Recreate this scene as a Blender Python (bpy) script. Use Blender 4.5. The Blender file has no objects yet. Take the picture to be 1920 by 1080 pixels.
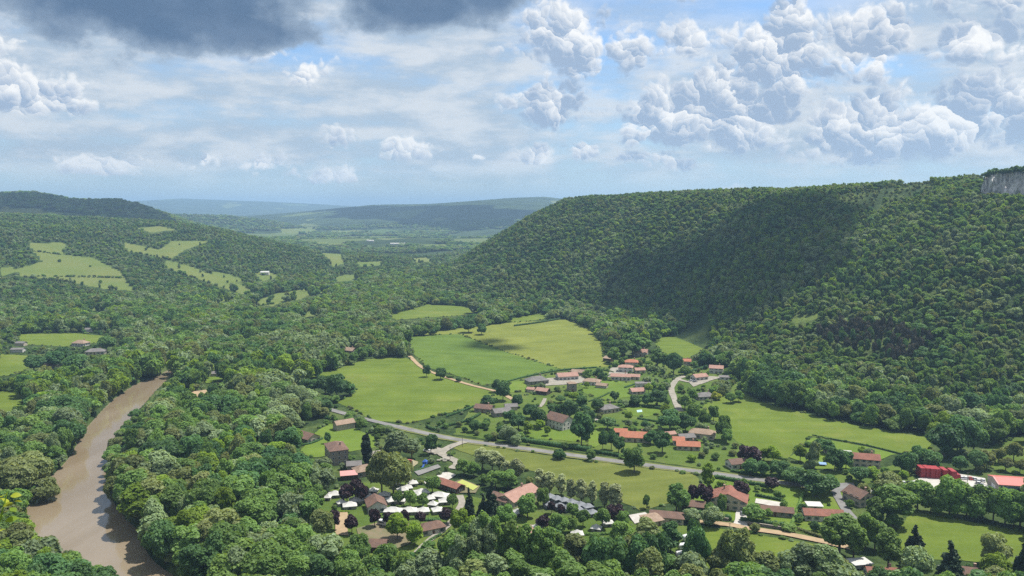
import bpy, bmesh, math, random
import numpy as np
from mathutils import Vector, Matrix

SC = bpy.context.scene
COL = SC.collection
R = math.radians
random.seed(7)
RNG = np.random.default_rng(11)

# ------------------------------------------------------------------ camera
H, FPX, PITCH = 150.0, 1478.0, R(5.8)          # eye height over the valley floor, focal length in photo pixels
CP, SP = math.cos(PITCH), math.sin(PITCH)
cam_d = bpy.data.cameras.new('camera')
cam = bpy.data.objects.new('camera', cam_d)
COL.objects.link(cam)
cam.location = (0, 0, H)
cam.rotation_euler = (R(90) - PITCH, 0, 0)
cam_d.sensor_width = 36.0
cam_d.lens = 36.0 * FPX / 1920.0
cam_d.clip_start, cam_d.clip_end = 0.1, 90000
SC.camera = cam

# ------------------------------------------------------------------ light and exposure
SUN_AZ, SUN_EL = R(66), R(65)                  # azimuth from +Y towards +X
SUN_DIR = Vector((math.sin(SUN_AZ) * math.cos(SUN_EL), math.cos(SUN_AZ) * math.cos(SUN_EL), math.sin(SUN_EL)))
sun_d = bpy.data.lights.new('sun', 'SUN')
sun_d.energy, sun_d.angle, sun_d.color = 5.0, R(0.6), (1.0, 0.96, 0.89)
sun = bpy.data.objects.new('sun', sun_d)
COL.objects.link(sun)
sun.rotation_euler = (-SUN_DIR).to_track_quat('-Z', 'Y').to_euler()
sun.location = SUN_DIR * 3000
SC.view_settings.view_transform = 'Standard'
SC.view_settings.look = 'None'
SC.view_settings.exposure = 0.6
SC.view_settings.gamma = 1.0
SC.view_settings.use_curve_mapping = False
cy = SC.cycles
cy.max_bounces, cy.diffuse_bounces, cy.glossy_bounces = 4, 3, 2
cy.transmission_bounces, cy.volume_bounces, cy.transparent_max_bounces = 2, 0, 4
cy.use_denoising = False                       # leaves keep their grain
cy.sample_clamp_indirect = 6.0
cy.use_adaptive_sampling = True
cy.adaptive_threshold = 0.015
cy.caustics_reflective = cy.caustics_refractive = False


# ------------------------------------------------------------------ node helpers
class S:
    """a socket with arithmetic, so that shader maths reads as maths"""
    def __init__(self, nt, sock): self.nt, self.s = nt, sock
    def _m(self, op, *a):
        n = self.nt.nodes.new('ShaderNodeMath'); n.operation = op
        for i, v in enumerate((self,) + a):
            if isinstance(v, S): self.nt.links.new(v.s, n.inputs[i])
            else: n.inputs[i].default_value = v
        return S(self.nt, n.outputs[0])
    def __add__(self, o): return self._m('ADD', o)
    __radd__ = __add__
    def __sub__(self, o): return self._m('SUBTRACT', o)
    def __rsub__(self, o): return (self * -1.0) + o
    def __mul__(self, o): return self._m('MULTIPLY', o)
    __rmul__ = __mul__
    def __truediv__(self, o): return self._m('DIVIDE', o)
    def max(self, o): return self._m('MAXIMUM', o)
    def min(self, o): return self._m('MINIMUM', o)
    def pow(self, o): return self._m('POWER', o)
    def exp(self): return self._m('EXPONENT')
    def sin(self): return self._m('SINE')
    def step(self, lo, hi, smooth=True):
        n = self.nt.nodes.new('ShaderNodeMapRange')
        n.interpolation_type = 'SMOOTHSTEP' if smooth else 'LINEAR'; n.clamp = True
        self.nt.links.new(self.s, n.inputs[0])
        n.inputs[1].default_value, n.inputs[2].default_value = lo, hi
        n.inputs[3].default_value, n.inputs[4].default_value = 0.0, 1.0
        return S(self.nt, n.outputs[0])


def node(nt, typ, **kw):
    n = nt.nodes.new(typ)
    for k, v in kw.items(): setattr(n, k, v)
    return n


def link(nt, a, b): nt.links.new(a.s if isinstance(a, S) else a, b)


def setin(nt, sock, v):
    if isinstance(v, S): nt.links.new(v.s, sock)
    elif hasattr(v, 'is_output'): nt.links.new(v, sock)
    else: sock.default_value = v


def vec(nt, x, y, z=0.0):
    n = node(nt, 'ShaderNodeCombineXYZ')
    for i, v in enumerate((x, y, z)): setin(nt, n.inputs[i], v)
    return n.outputs[0]


def noise(nt, v, scale, detail=4.0, rough=0.55, dist=0.0, out=0, dim='3D'):
    n = node(nt, 'ShaderNodeTexNoise', noise_dimensions=dim)
    if v is not None: nt.links.new(v, n.inputs['Vector'])
    n.inputs['Scale'].default_value = scale; n.inputs['Detail'].default_value = detail
    n.inputs['Roughness'].default_value = rough; n.inputs['Distortion'].default_value = dist
    return S(nt, n.outputs[out])


def voro(nt, v, scale, detail=0.0, rough=0.5, smooth=None, out='Distance', rand=1.0, dim='3D'):
    n = node(nt, 'ShaderNodeTexVoronoi', voronoi_dimensions=dim)
    if smooth is not None: n.feature = 'SMOOTH_F1'
    nt.links.new(v, n.inputs['Vector'])
    n.inputs['Scale'].default_value = scale
    n.inputs['Detail'].default_value = detail; n.inputs['Roughness'].default_value = rough
    n.inputs['Randomness'].default_value = rand
    if smooth is not None: n.inputs['Smoothness'].default_value = smooth
    return S(nt, n.outputs[out])


def mixc(nt, f, a, b, blend='MIX'):
    n = node(nt, 'ShaderNodeMix', data_type='RGBA', blend_type=blend)
    n.clamp_factor = True
    setin(nt, n.inputs[0], f)
    for i, v in ((6, a), (7, b)):
        if isinstance(v, tuple) and len(v) == 3: v = (*v, 1.0)
        setin(nt, n.inputs[i], v)
    return S(nt, n.outputs[2])


# ------------------------------------------------------------------ sky: Nishita air with three layers of cloud
world = bpy.data.worlds.new('World')
SC.world = world
world.use_nodes = True
wt = world.node_tree
wt.nodes.clear()
SKY_STRENGTH = 0.1
K = 0.69 / SKY_STRENGTH


# heaps of cumulus in the sky: bearing and height (units of about 100 photo pixels from the picture's middle and the horizon), half sizes, weight
HEAPS = [
    (-9.35, 2.7, 1.3, 1.0, 1.3), (-9.4, 2.0, 1.3, .75, 1.2), (-8.35, 1.8, 1.15, .50, 1.15), (-9.9, 1.75, 1.5, .45, 1.0),
    (1.0, 2.95, .95, .85, 1.1), (.7, 1.8, .85, .6, 1.05), (.5, 1.02, .5, .30, .95), (1.3, .98, .45, .2, .85), (2.0, 2.8, 1.0, .7, .8),
    (2.8, 1.65, 1.2, .75, 1.05), (4.0, 1.75, 1.25, 1.0, 1.1), (4.7, 2.7, 1.0, 1.1, 1.05), (6.1, 2.6, 1.0, .9, .95), (3.5, 2.9, 1.3, .6, .8),
    (6.2, 1.3, 1.3, .75, 1.15), (7.5, 1.45, 1.4, .8, 1.15), (9.0, 1.45, 1.5, .85, 1.15), (7.8, 2.6, 1.7, .5, .84), (9.6, 2.6, 1.0, .7, .8),
    (-1.95, 1.05, .6, .28, .95), (-3.3, 1.25, .36, .34, .85), (-5.4, .82, .62, .26, .88), (-4.5, .78, .5, .2, .84),
    (-7.2, .72, 1.2, .26, .86), (-9.4, 1.0, .45, .28, .9), (-3.3, .6, .9, .25, .85), (2.8, .82, .9, .2, .8), (3.9, .35, .42, .16, .85), (-.6, .88, .3, .12, .8),
    (-3.65, 2.45, .45, .3, .8), (-4.6, 2.75, .6, .4, .85), (4.0, 3.95, 3.0, .36, .75), (8.3, 3.5, 2.4, .65, .75)]


def heap(nt, v, pu, pv, su, sv):
    """soft elliptic bump, 1 in its centre"""
    mp = node(nt, 'ShaderNodeMapping', vector_type='TEXTURE')
    nt.links.new(v, mp.inputs[0])
    mp.inputs['Location'].default_value = (pu, pv, 0); mp.inputs['Scale'].default_value = (su * 2.6, sv * 2.6, 1)
    gr = node(nt, 'ShaderNodeTexGradient', gradient_type='QUADRATIC_SPHERE')
    nt.links.new(mp.outputs[0], gr.inputs[0])
    return S(nt, gr.outputs['Fac'])


def build_sky(nt):
    sky = node(nt, 'ShaderNodeTexSky', sky_type='NISHITA', sun_disc=False)
    sky.sun_elevation, sky.sun_rotation = SUN_EL, SUN_AZ
    sky.air_density, sky.dust_density, sky.ozone_density, sky.altitude = 1.0, 0.6, 2.0, 300
    tc = node(nt, 'ShaderNodeTexCoord')
    sep = node(nt, 'ShaderNodeSeparateXYZ')
    nt.links.new(tc.outputs['Generated'], sep.inputs[0])
    x, y, z = (S(nt, o) for o in sep.outputs)
    az = x._m('ARCTAN2', y)
    el = z._m('ARCSINE')
    U, V = az * 14.78, el * 14.78                # about one unit to 100 photo pixels, V = 0 on the horizon

    # cumulus: where the heaps stand, and their billows
    def group(name, fill):
        g = bpy.data.node_groups.new(name, 'ShaderNodeTree')
        for nm in 'UV': g.interface.new_socket(nm, in_out='INPUT', socket_type='NodeSocketFloat')
        g.interface.new_socket('D', in_out='OUTPUT', socket_type='NodeSocketFloat')
        gi, go = node(g, 'NodeGroupInput'), node(g, 'NodeGroupOutput')
        u, v = S(g, gi.outputs[0]), S(g, gi.outputs[1])
        wn = node(g, 'ShaderNodeTexNoise', noise_dimensions='2D')
        wv = vec(g, u, v, 0.0)
        g.links.new(wv, wn.inputs['Vector']); wn.inputs['Scale'].default_value = 1.1; wn.inputs['Detail'].default_value = 1.5
        wc = node(g, 'ShaderNodeVectorMath', operation='MULTIPLY_ADD')
        g.links.new(wn.outputs['Color'], wc.inputs[0]); wc.inputs[1].default_value = (.5, .42, 0)
        wo = node(g, 'ShaderNodeVectorMath', operation='SUBTRACT'); g.links.new(wv, wo.inputs[0]); wo.inputs[1].default_value = (.25, .21, 0)
        g.links.new(wo.outputs[0], wc.inputs[2])
        link(g, fill(g, u, v, wv, wc.outputs[0]), go.inputs[0])

        def call(a, b):
            n = node(nt, 'ShaderNodeGroup'); n.node_tree = g
            setin(nt, n.inputs[0], a); setin(nt, n.inputs[1], b)
            return S(nt, n.outputs[0])
        return call

    def heaps(g, u, v, wv, W):
        blobs = None
        for (pu, pv, su, sv, wgt) in HEAPS:
            e = heap(g, W, pu, pv, su, sv) * wgt
            if wgt > .84: e = e * v.step(pv - 1.15 * sv, pv - .55 * sv)      # flat base
            blobs = e if blobs is None else blobs.max(e)
        # beyond the picture the same sky goes on: heaps wherever a broad noise is high
        rest = noise(g, wv, 0.42, 2, 0.5, dim='2D').step(0.48, 0.66) * (u._m('ABSOLUTE').step(9.6, 11.2).max(v.step(3.9, 5.2))) * 0.8
        return blobs.max(rest)

    hp = group('cloud_heaps', heaps)
    b0, b2 = hp(U, V), hp(U + 0.16, V + 0.42)
    # rounded puffs of three sizes; each is lit on its sunward shoulder
    UV = vec(nt, U, V, 0.0)
    W = UV
    for sc_, det, amp in ((1.3, 2, .45), (6.0, 4, .17)):
        wn = node(nt, 'ShaderNodeTexNoise', noise_dimensions='2D'); nt.links.new(UV, wn.inputs['Vector'])
        wn.inputs['Scale'].default_value, wn.inputs['Detail'].default_value = sc_, det
        a = node(nt, 'ShaderNodeVectorMath', operation='MULTIPLY_ADD'); nt.links.new(wn.outputs['Color'], a.inputs[0]); a.inputs[1].default_value = (amp, amp, 0)
        b = node(nt, 'ShaderNodeVectorMath', operation='SUBTRACT'); nt.links.new(W, b.inputs[0]); b.inputs[1].default_value = (amp / 2, amp / 2, 0)
        nt.links.new(b.outputs[0], a.inputs[2]); W = a.outputs[0]
    prof, shade = None, None
    for sc_, kp, ks in ((1.15, .62, .60), (2.7, .38, .44), (6.2, .26, .20)):
        vn = node(nt, 'ShaderNodeTexVoronoi', voronoi_dimensions='2D'); nt.links.new(W, vn.inputs['Vector'])
        vn.inputs['Scale'].default_value, vn.inputs['Randomness'].default_value = sc_, .9
        dv = node(nt, 'ShaderNodeVectorMath', operation='SUBTRACT'); nt.links.new(W, dv.inputs[0]); nt.links.new(vn.outputs['Position'], dv.inputs[1])
        dt = node(nt, 'ShaderNodeVectorMath', operation='DOT_PRODUCT'); nt.links.new(dv.outputs[0], dt.inputs[0]); dt.inputs[1].default_value = (.50 * sc_, .86 * sc_, 0)
        p_ = (0.42 - S(nt, vn.outputs['Distance'])) * kp
        s_ = S(nt, dt.outputs['Value']) * ks
        prof = p_ if prof is None else prof + p_
        shade = s_ if shade is None else shade + s_
    d0 = b0 * 1.25 + prof * b0.step(0.0, 0.2)
    wisp = noise(nt, vec(nt, U * 1.2, V * 2.0, 0.0), 2.2, 4, 0.6, dim='2D')
    cmask = (d0 + (wisp - 0.5) * 0.40).step(0.50, 0.84)
    rim = 1.0 - d0.step(0.55, 0.95)
    lit = shade * 1.5 + (b0 - b2) * 1.05 + 0.20 - (d0 - 0.85).max(0.0) * 0.35 + rim * 0.34
    lit = lit.max(0.0).min(1.0)

    # veil of thin high cloud, streaked along the horizon
    st = noise(nt, vec(nt, U * 0.26, V * 1.5, 3.1), 1.1, 5, 0.52, 0.0, dim='2D')
    st2 = noise(nt, vec(nt, U * 0.62 + 7.0, V * 2.0, 9.1), 1.2, 5, 0.58, 0.0, dim='2D')
    broad = noise(nt, vec(nt, U * 0.22, V * 0.5, 1.4), 1.0, 2, 0.5, dim='2D')
    veil = (st * 0.55 + st2 * 0.45 + (broad - 0.5) * 0.55).step(0.14, 0.56) * 0.94
    veil = veil * V.step(0.1, 0.9)
    top_gap = heap(nt, UV, 1.6, 3.85, 1.0, .42).max(heap(nt, UV, 4.4, 3.45, 1.6, .32))
    veil = veil * (1.0 - top_gap * 0.9)

    # low dark cloud seen from below
    dk = None
    nz = noise(nt, vec(nt, U, V * 1.3, 7.7), 1.1, 5, 0.55, dim='2D')
    for (pu, pv, su, sv, wgt) in [(-7.6, 4.0, 2.6, .75, 1.3), (-5.9, 3.3, 2.1, .62, 1.3), (-4.9, 3.05, .95, .42, 1.2), (-5.2, 3.8, 1.2, .7, 1.0), (-1.75, 3.6, 1.25, .46, 1.2), (-.6, 3.95, 1.1, .5, 1.1), (-9.0, 6.0, 4.0, 1.6, .8)]:
        e = heap(nt, UV, pu, pv, su, sv) * wgt
        dk = e if dk is None else dk.max(e)
    dsh = dk + (nz - 0.5) * 0.8
    dmask = dsh.step(0.27, 0.45)
    dthick = dsh.step(0.26, 0.75)

    air = mixc(nt, 1.0, S(nt, sky.outputs[0]), (0.80, 0.97, 1.12), 'MULTIPLY')
    col = mixc(nt, V.step(2.6, 0.0, False) * 0.55, air, (.42 * K, .56 * K, .70 * K))
    vc = mixc(nt, st2.step(0.35, 0.7), (.44 * K, .54 * K, .65 * K), (.70 * K, .74 * K, .78 * K))
    col = mixc(nt, veil, col, vc)
    cc = mixc(nt, lit, (.35 * K, .455 * K, .615 * K), (.98 * K, .98 * K, .97 * K))
    cc = mixc(nt, V.step(1.6, 0.0, False) * 0.35, cc, (.52 * K, .62 * K, .72 * K))
    col = mixc(nt, cmask * 0.96, col, cc)
    dc = mixc(nt, dthick, (.40 * K, .50 * K, .62 * K), (.085 * K, .155 * K, .275 * K))
    dc = mixc(nt, noise(nt, vec(nt, U, V * 1.6, 4.4), 0.9, 5, 0.55, dim='2D').step(0.3, 0.75) * 0.5, dc, (.17 * K, .25 * K, .38 * K))
    col = mixc(nt, dmask * 0.97, col, dc)
    bg = node(nt, 'ShaderNodeBackground')
    link(nt, col, bg.inputs[0])
    bg.inputs[1].default_value = SKY_STRENGTH
    out = node(nt, 'ShaderNodeOutputWorld')
    nt.links.new(bg.outputs[0], out.inputs[0])


build_sky(wt)
world.cycles.sampling_method = 'NONE'

# ------------------------------------------------------------------ geometry of the view, used to survey the place
def ray(px, py):
    xc, yc = (px - 960.0) / FPX, -(py - 540.0) / FPX
    return xc, CP + yc * SP, -SP + yc * CP


def P(px, py, z=0.0):
    """point of the level valley floor that shows at this photo pixel"""
    dx, dy, dz = ray(px, py)
    t = (z - H) / dz
    return dx * t, dy * t


def proj(x, y, z):
    dz = z - H
    dep = y * CP - dz * SP
    dep = np.where(dep < 1.0, 1.0, dep)
    return 960.0 + FPX * x / dep, 540.0 - FPX * (y * SP + dz * CP) / dep


def inpoly(x, y, poly):
    x, y = np.asarray(x, float), np.asarray(y, float)
    r = np.zeros(x.shape, bool)
    n = len(poly)
    px_ = [p[0] for p in poly]; py_ = [p[1] for p in poly]
    m = (x >= min(px_)) & (x <= max(px_)) & (y >= min(py_)) & (y <= max(py_))
    if not m.any(): return r
    xs, ys = x[m], y[m]
    c = np.zeros(xs.shape, bool)
    j = n - 1
    for i in range(n):
        yi, yj, xi, xj = py_[i], py_[j], px_[i], px_[j]
        if yi != yj:
            c ^= ((yi > ys) != (yj > ys)) & (xs < (xj - xi) * (ys - yi) / (yj - yi) + xi)
        j = i
    r[m] = c
    return r


_tab = np.random.default_rng(5).random((256, 256))


def vnoise(x, y):
    xi, yi = np.floor(x).astype(int), np.floor(y).astype(int)
    fx, fy = x - xi, y - yi
    fx, fy = fx * fx * (3 - 2 * fx), fy * fy * (3 - 2 * fy)
    a, b = _tab[xi & 255, yi & 255], _tab[(xi + 1) & 255, yi & 255]
    c, d = _tab[xi & 255, (yi + 1) & 255], _tab[(xi + 1) & 255, (yi + 1) & 255]
    return (a * (1 - fx) + b * fx) * (1 - fy) + (c * (1 - fx) + d * fx) * fy


def fbm(x, y, o=4):
    s, a, t = 0.0, 1.0, 0.0
    for k in range(o):
        s = s + a * vnoise(x * 2 ** k + 17.3 * k, y * 2 ** k + 5.1 * k); t += a; a *= 0.5
    return s / t - 0.5


def sstep(t):
    t = np.clip(t, 0, 1)
    return t * t * (3 - 2 * t)


# hills: photo column, skyline row, distance of crest, of foot, how far behind the crest the back slope ends, its level there
RIDGES = {
    'right_hill': [(560, 582, 1500, 1330, 300, 0), (700, 572, 1560, 1300, 300, 0), (760, 552, 1580, 1270, 350, 0), (850, 500, 1600, 1200, 500, 0), (930, 449, 1610, 1150, 600, 0),
                   (1000, 408, 1600, 1110, 700, .3), (1060, 380, 1580, 1080, 800, .6), (1110, 373, 1540, 1050, 900, .8), (1200, 370, 1480, 1000, 900, .9),
                   (1270, 368, 1430, 930, 900, .9), (1330, 366, 1380, 850, 900, .9), (1400, 364, 1330, 765, 900, .9), (1470, 361, 1290, 690, 900, .9), (1560, 358, 1240, 635, 900, .9), (1700, 348, 1160, 596, 900, .9),
                   (1800, 341, 1110, 590, 900, .9), (1860, 336, 1085, 600, 900, .9), (1920, 331, 1070, 618, 900, .9), (2300, 318, 1040, 640, 900, .9)],
    'left_hill': [(-400, 395, 2500, 1200, 900, .7), (0, 404, 2500, 1230, 900, .7), (200, 412, 2450, 1280, 800, .6), (320, 420, 2350, 1320, 700, .5), (400, 432, 2280, 1370, 600, .4),
                  (500, 453, 2150, 1430, 600, .2), (600, 476, 2050, 1520, 600, 0), (750, 487, 2050, 1620, 600, 0), (850, 494, 2080, 1700, 600, 0), (960, 510, 2100, 1750, 500, 0), (1100, 560, 2100, 1900, 300, 0)],
    'dark_ridge': [(-500, 372, 3900, 2700, 1500, .8), (-100, 368, 3800, 2700, 1500, .8), (0, 365, 3800, 2700, 1500, .8), (60, 363, 3800, 2700, 1500, .8), (100, 369, 3750, 2700, 1200, .6), (130, 376, 3700, 2700, 1200, .6),
                   (160, 378, 3650, 2650, 1200, .5), (220, 378, 3500, 2650, 1200, .3), (260, 387, 3450, 2650, 1000, .2), (300, 401, 3400, 2650, 900, 0), (360, 420, 3400, 2700, 800, 0), (460, 450, 3300, 2800, 500, 0)],
    'low_ridge': [(250, 405, 5300, 4300, 1500, 0), (340, 403, 5200, 4200, 1500, 0), (430, 406, 5200, 4200, 1500, 0), (520, 418, 5100, 4200, 1200, 0), (600, 436, 5000, 4300, 800, 0), (700, 449, 4800, 4300, 600, 0)],
    'far_ridge': [(300, 420, 7600, 5600, 2500, 0), (420, 408, 7500, 5300, 2500, 0), (500, 402, 7400, 5000, 2500, .3), (570, 396, 7400, 4800, 2500, .5), (640, 389, 7400, 4600, 2500, .6), (700, 384, 7400, 4500, 2500, .7), (800, 382, 7300, 4400, 2500, .7),
                  (880, 377, 7300, 4300, 2500, .7), (960, 371, 7300, 4200, 2500, .7), (1020, 369, 7300, 4200, 2500, .7), (1070, 374, 7300, 4200, 2500, .7), (1300, 380, 7300, 4200, 2500, .7), (2300, 380, 7300, 4200, 2500, .7)],
    'horizon_hills': [(-500, 384, 15000, 10500, 6000, .8), (200, 384, 15000, 10500, 6000, .8), (260, 377, 15000, 10500, 6000, .8), (340, 372, 15000, 10500, 6000, .8), (420, 375, 15000, 10500, 6000, .8), (500, 378, 15000, 10500, 6000, .8),
                      (600, 383, 15000, 10500, 6000, .8), (660, 387, 15000, 10500, 6000, .8), (800, 389, 15000, 10500, 6000, .8), (2300, 386, 15000, 10500, 6000, .8)],
}
_rt = {}
for _k, _rows in RIDGES.items():
    _a, _z = [], []
    for (px, py, dc, df, db, lv) in _rows:
        dx, dy, dz = ray(px, py)
        _a.append(math.atan2(dx, dy)); _z.append(max(0.0, H + dc * dz / math.hypot(dx, dy)))
    _rt[_k] = (np.array(_a), np.array(_z)) + tuple(np.array([r[i] for r in _rows], float) for i in (2, 3, 4, 5))

# the river: visible water (photo pixels), prolonged under the trees
RIVER_PX = [(420, 664), (365, 672), (334, 684), (292, 705), (247, 724), (205, 755), (180, 782), (152, 815), (135, 850), (108, 882), (80, 908), (60, 935), (44, 962), (30, 992),
            (60, 1032), (140, 1078), (230, 1110), (330, 1180), (520, 1180), (345, 1090), (282, 1045), (264, 1000), (230, 965), (206, 925), (200, 880), (214, 850), (232, 810), (262, 770), (290, 738), (326, 703), (350, 690), (425, 678)]
RIVER_SEEN = [(334, 684), (292, 705), (247, 724), (205, 755), (180, 782), (152, 815), (135, 850), (108, 882), (80, 908), (60, 935), (44, 962), (60, 990), (90, 1016), (150, 1038), (215, 1062), (280, 1062),
              (282, 1045), (264, 1000), (230, 965), (206, 925), (200, 880), (214, 850), (232, 810), (262, 770), (290, 738), (326, 703)]
WATER_Z = -2.2
RIVER = [P(a, b, WATER_Z) for a, b in RIVER_PX]


def tz(x, y):
    """height of the ground"""
    x, y = np.asarray(x, float), np.asarray(y, float)
    d, az = np.hypot(x, y), np.arctan2(x, y)
    z = np.zeros(d.shape)
    acc = np.zeros(d.shape)
    for k, (a, zc, dc, df, db, lv) in _rt.items():
        c, zz, f = np.interp(az, a, dc), np.interp(az, a, zc), np.interp(az, a, df)
        b, l = np.interp(az, a, db), np.interp(az, a, lv)
        t = np.clip((d - f) / (c - f), 0, 1)
        up = 0.55 * sstep(t) + 0.45 * np.sin(t * math.pi / 2) ** 1.3
        back = 1 - (1 - l) * sstep((d - c) / b)
        h = zz * np.where(d <= c, up, back)
        amp = {'right_hill': 15.0, 'left_hill': 16.0, 'dark_ridge': 10.0}.get(k, 22.0)
        wl = {'right_hill': 190.0, 'left_hill': 300.0, 'dark_ridge': 500.0}.get(k, 900.0)
        n = fbm(x / wl + 3.7, y / wl + 9.2, 4) * amp * 2
        h = h + n * np.clip(h / 50.0, 0, 1) * (0.25 + 0.75 * np.clip((c - d) / (0.25 * (c - f)), 0, 1))
        acc = acc + np.clip(h, 0, None) ** 6
    z = acc ** (1 / 6.0)
    z = np.where(inpoly(x, y, RIVER), -4.5, z)
    # the cliff the photographer stands on
    near = np.interp(d, [0, 2.4, 5.2, 7, 24, 70, 235, 260], [148.3, 148.25, 147.2, 140, 104, 84, 3, 0])
    return np.maximum(z, np.where(d < 260, near, z))


def raycast(px, py, dmin=300.0, dmax=12000.0):
    """first ground point seen at a photo pixel"""
    dx, dy, dz = ray(px, py)
    hl = math.hypot(dx, dy)
    d = np.geomspace(dmin, dmax, 4000)
    x, y, z = dx / hl * d, dy / hl * d, H + dz / hl * d
    hit = np.nonzero(tz(x, y) >= z)[0]
    i = hit[0] if len(hit) else len(d) - 1
    return x[i], y[i], z[i]


# ------------------------------------------------------------------ object helpers
def mat_new(name):
    m = bpy.data.materials.new(name); m.use_nodes = True
    m.node_tree.nodes.clear()
    return m, m.node_tree


def bsdf_out(nt, col, rough=0.9, spec=0.2, normal=None, metal=0.0):
    b = node(nt, 'ShaderNodeBsdfPrincipled')
    if isinstance(col, tuple): col = (*col[:3], 1.0)
    setin(nt, b.inputs['Base Color'], col)
    setin(nt, b.inputs['Roughness'], rough)
    b.inputs['Specular IOR Level'].default_value = spec
    b.inputs['Metallic'].default_value = metal
    if normal is not None: link(nt, normal, b.inputs['Normal'])
    o = node(nt, 'ShaderNodeOutputMaterial')
    nt.links.new(b.outputs[0], o.inputs[0])
    return b


def bump(nt, h, strength=0.3, dist=0.1):
    n = node(nt, 'ShaderNodeBump')
    n.inputs['Strength'].default_value, n.inputs['Distance'].default_value = strength, dist
    setin(nt, n.inputs['Height'], h)
    return S(nt, n.outputs[0])


def geo_pos(nt):
    return node(nt, 'ShaderNodeNewGeometry').outputs['Position']


def tag(o, label=None, cat=None, group=None, kind=None):
    if label: o['label'] = label
    if cat: o['category'] = cat
    if group: o['group'] = group
    if kind: o['kind'] = kind
    return o


def mesh_from(name, V, F, mats=None, smooth=False):
    me = bpy.data.meshes.new(name)
    me.from_pydata([tuple(v) for v in V], [], [tuple(f) for f in F])
    if mats is not None:
        for m in (mats if isinstance(mats, (list, tuple)) else [mats]): me.materials.append(m)
    if smooth:
        me.polygons.foreach_set('use_smooth', [True] * len(me.polygons))
    return me


def mesh_np(name, V, Q, mat=None):
    """fast mesh from numpy vertices and faces of one size"""
    me = bpy.data.meshes.new(name)
    k = Q.shape[1]
    me.vertices.add(len(V)); me.vertices.foreach_set('co', V.astype(np.float32).ravel())
    me.loops.add(Q.size); me.loops.foreach_set('vertex_index', Q.astype(np.int32).ravel())
    me.polygons.add(len(Q))
    me.polygons.foreach_set('loop_start', np.arange(0, Q.size, k, dtype=np.int32))
    me.update(calc_edges=True); me.validate()
    if mat: me.materials.append(mat)
    return me


def obj(name, me, parent=None, loc=None, rz=0.0):
    o = bpy.data.objects.new(name, me)
    COL.objects.link(o)
    if parent is not None: o.parent = parent
    if loc is not None: o.location = loc
    if rz: o.rotation_euler = (0, 0, rz)
    return o


def empty(name, loc, rz=0.0):
    o = obj(name, None, None, loc, rz)
    o.empty_display_size = 1.0
    return o


# ------------------------------------------------------------------ terrain
def build_terrain():
    azf = np.arange(-40, 40.01, 0.16)
    azc = np.concatenate([np.arange(-180, -40, 5.0), azf, np.arange(44.9, 180, 5.0)])
    d = np.concatenate([[1.2, 2.4, 4, 5.2, 7, 15, 24, 45, 70, 120, 170, 235, 265], np.arange(285, 1000, 4.0), np.arange(1000, 2700, 9.0),
                        np.geomspace(2700, 9000, 70), np.geomspace(9300, 22000, 34)])
    A, D = np.meshgrid(np.radians(azc), d, indexing='ij')
    X, Y = np.sin(A) * D, np.cos(A) * D
    Z = tz(X, Y)
    na, nd = A.shape
    V = np.stack([X, Y, Z], -1).reshape(-1, 3)
    i = np.arange(na)[:, None]; j = np.arange(nd - 1)[None, :]
    i2 = (i + 1) % na
    Q = np.stack([i * nd + j, i * nd + j + 1, i2 * nd + j + 1, i2 * nd + j], -1).reshape(-1, 4)
    px, py = proj(V[:, 0], V[:, 1], V[:, 2])
    fld = np.zeros(len(V)); ton = np.zeros(len(V))
    dd = D.reshape(-1)
    for poly, d0, d1, tone in HILL_FIELDS:
        m = inpoly(px, py, poly) & (dd > d0) & (dd < d1)
        fld[m] = 1; ton[m] = tone
    me = mesh_np('terrain', V, Q, MAT['terrain'])
    me.polygons.foreach_set('use_smooth', np.ones(len(me.polygons), bool))
    for nm, arr in (('field', fld), ('tone', ton)):
        at = me.attributes.new(nm, 'FLOAT', 'POINT'); at.data.foreach_set('value', arr.astype(np.float32))
    o = obj('terrain', me)
    tag(o, 'green valley floor and wooded hillsides', kind='structure')
    return o


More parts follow.
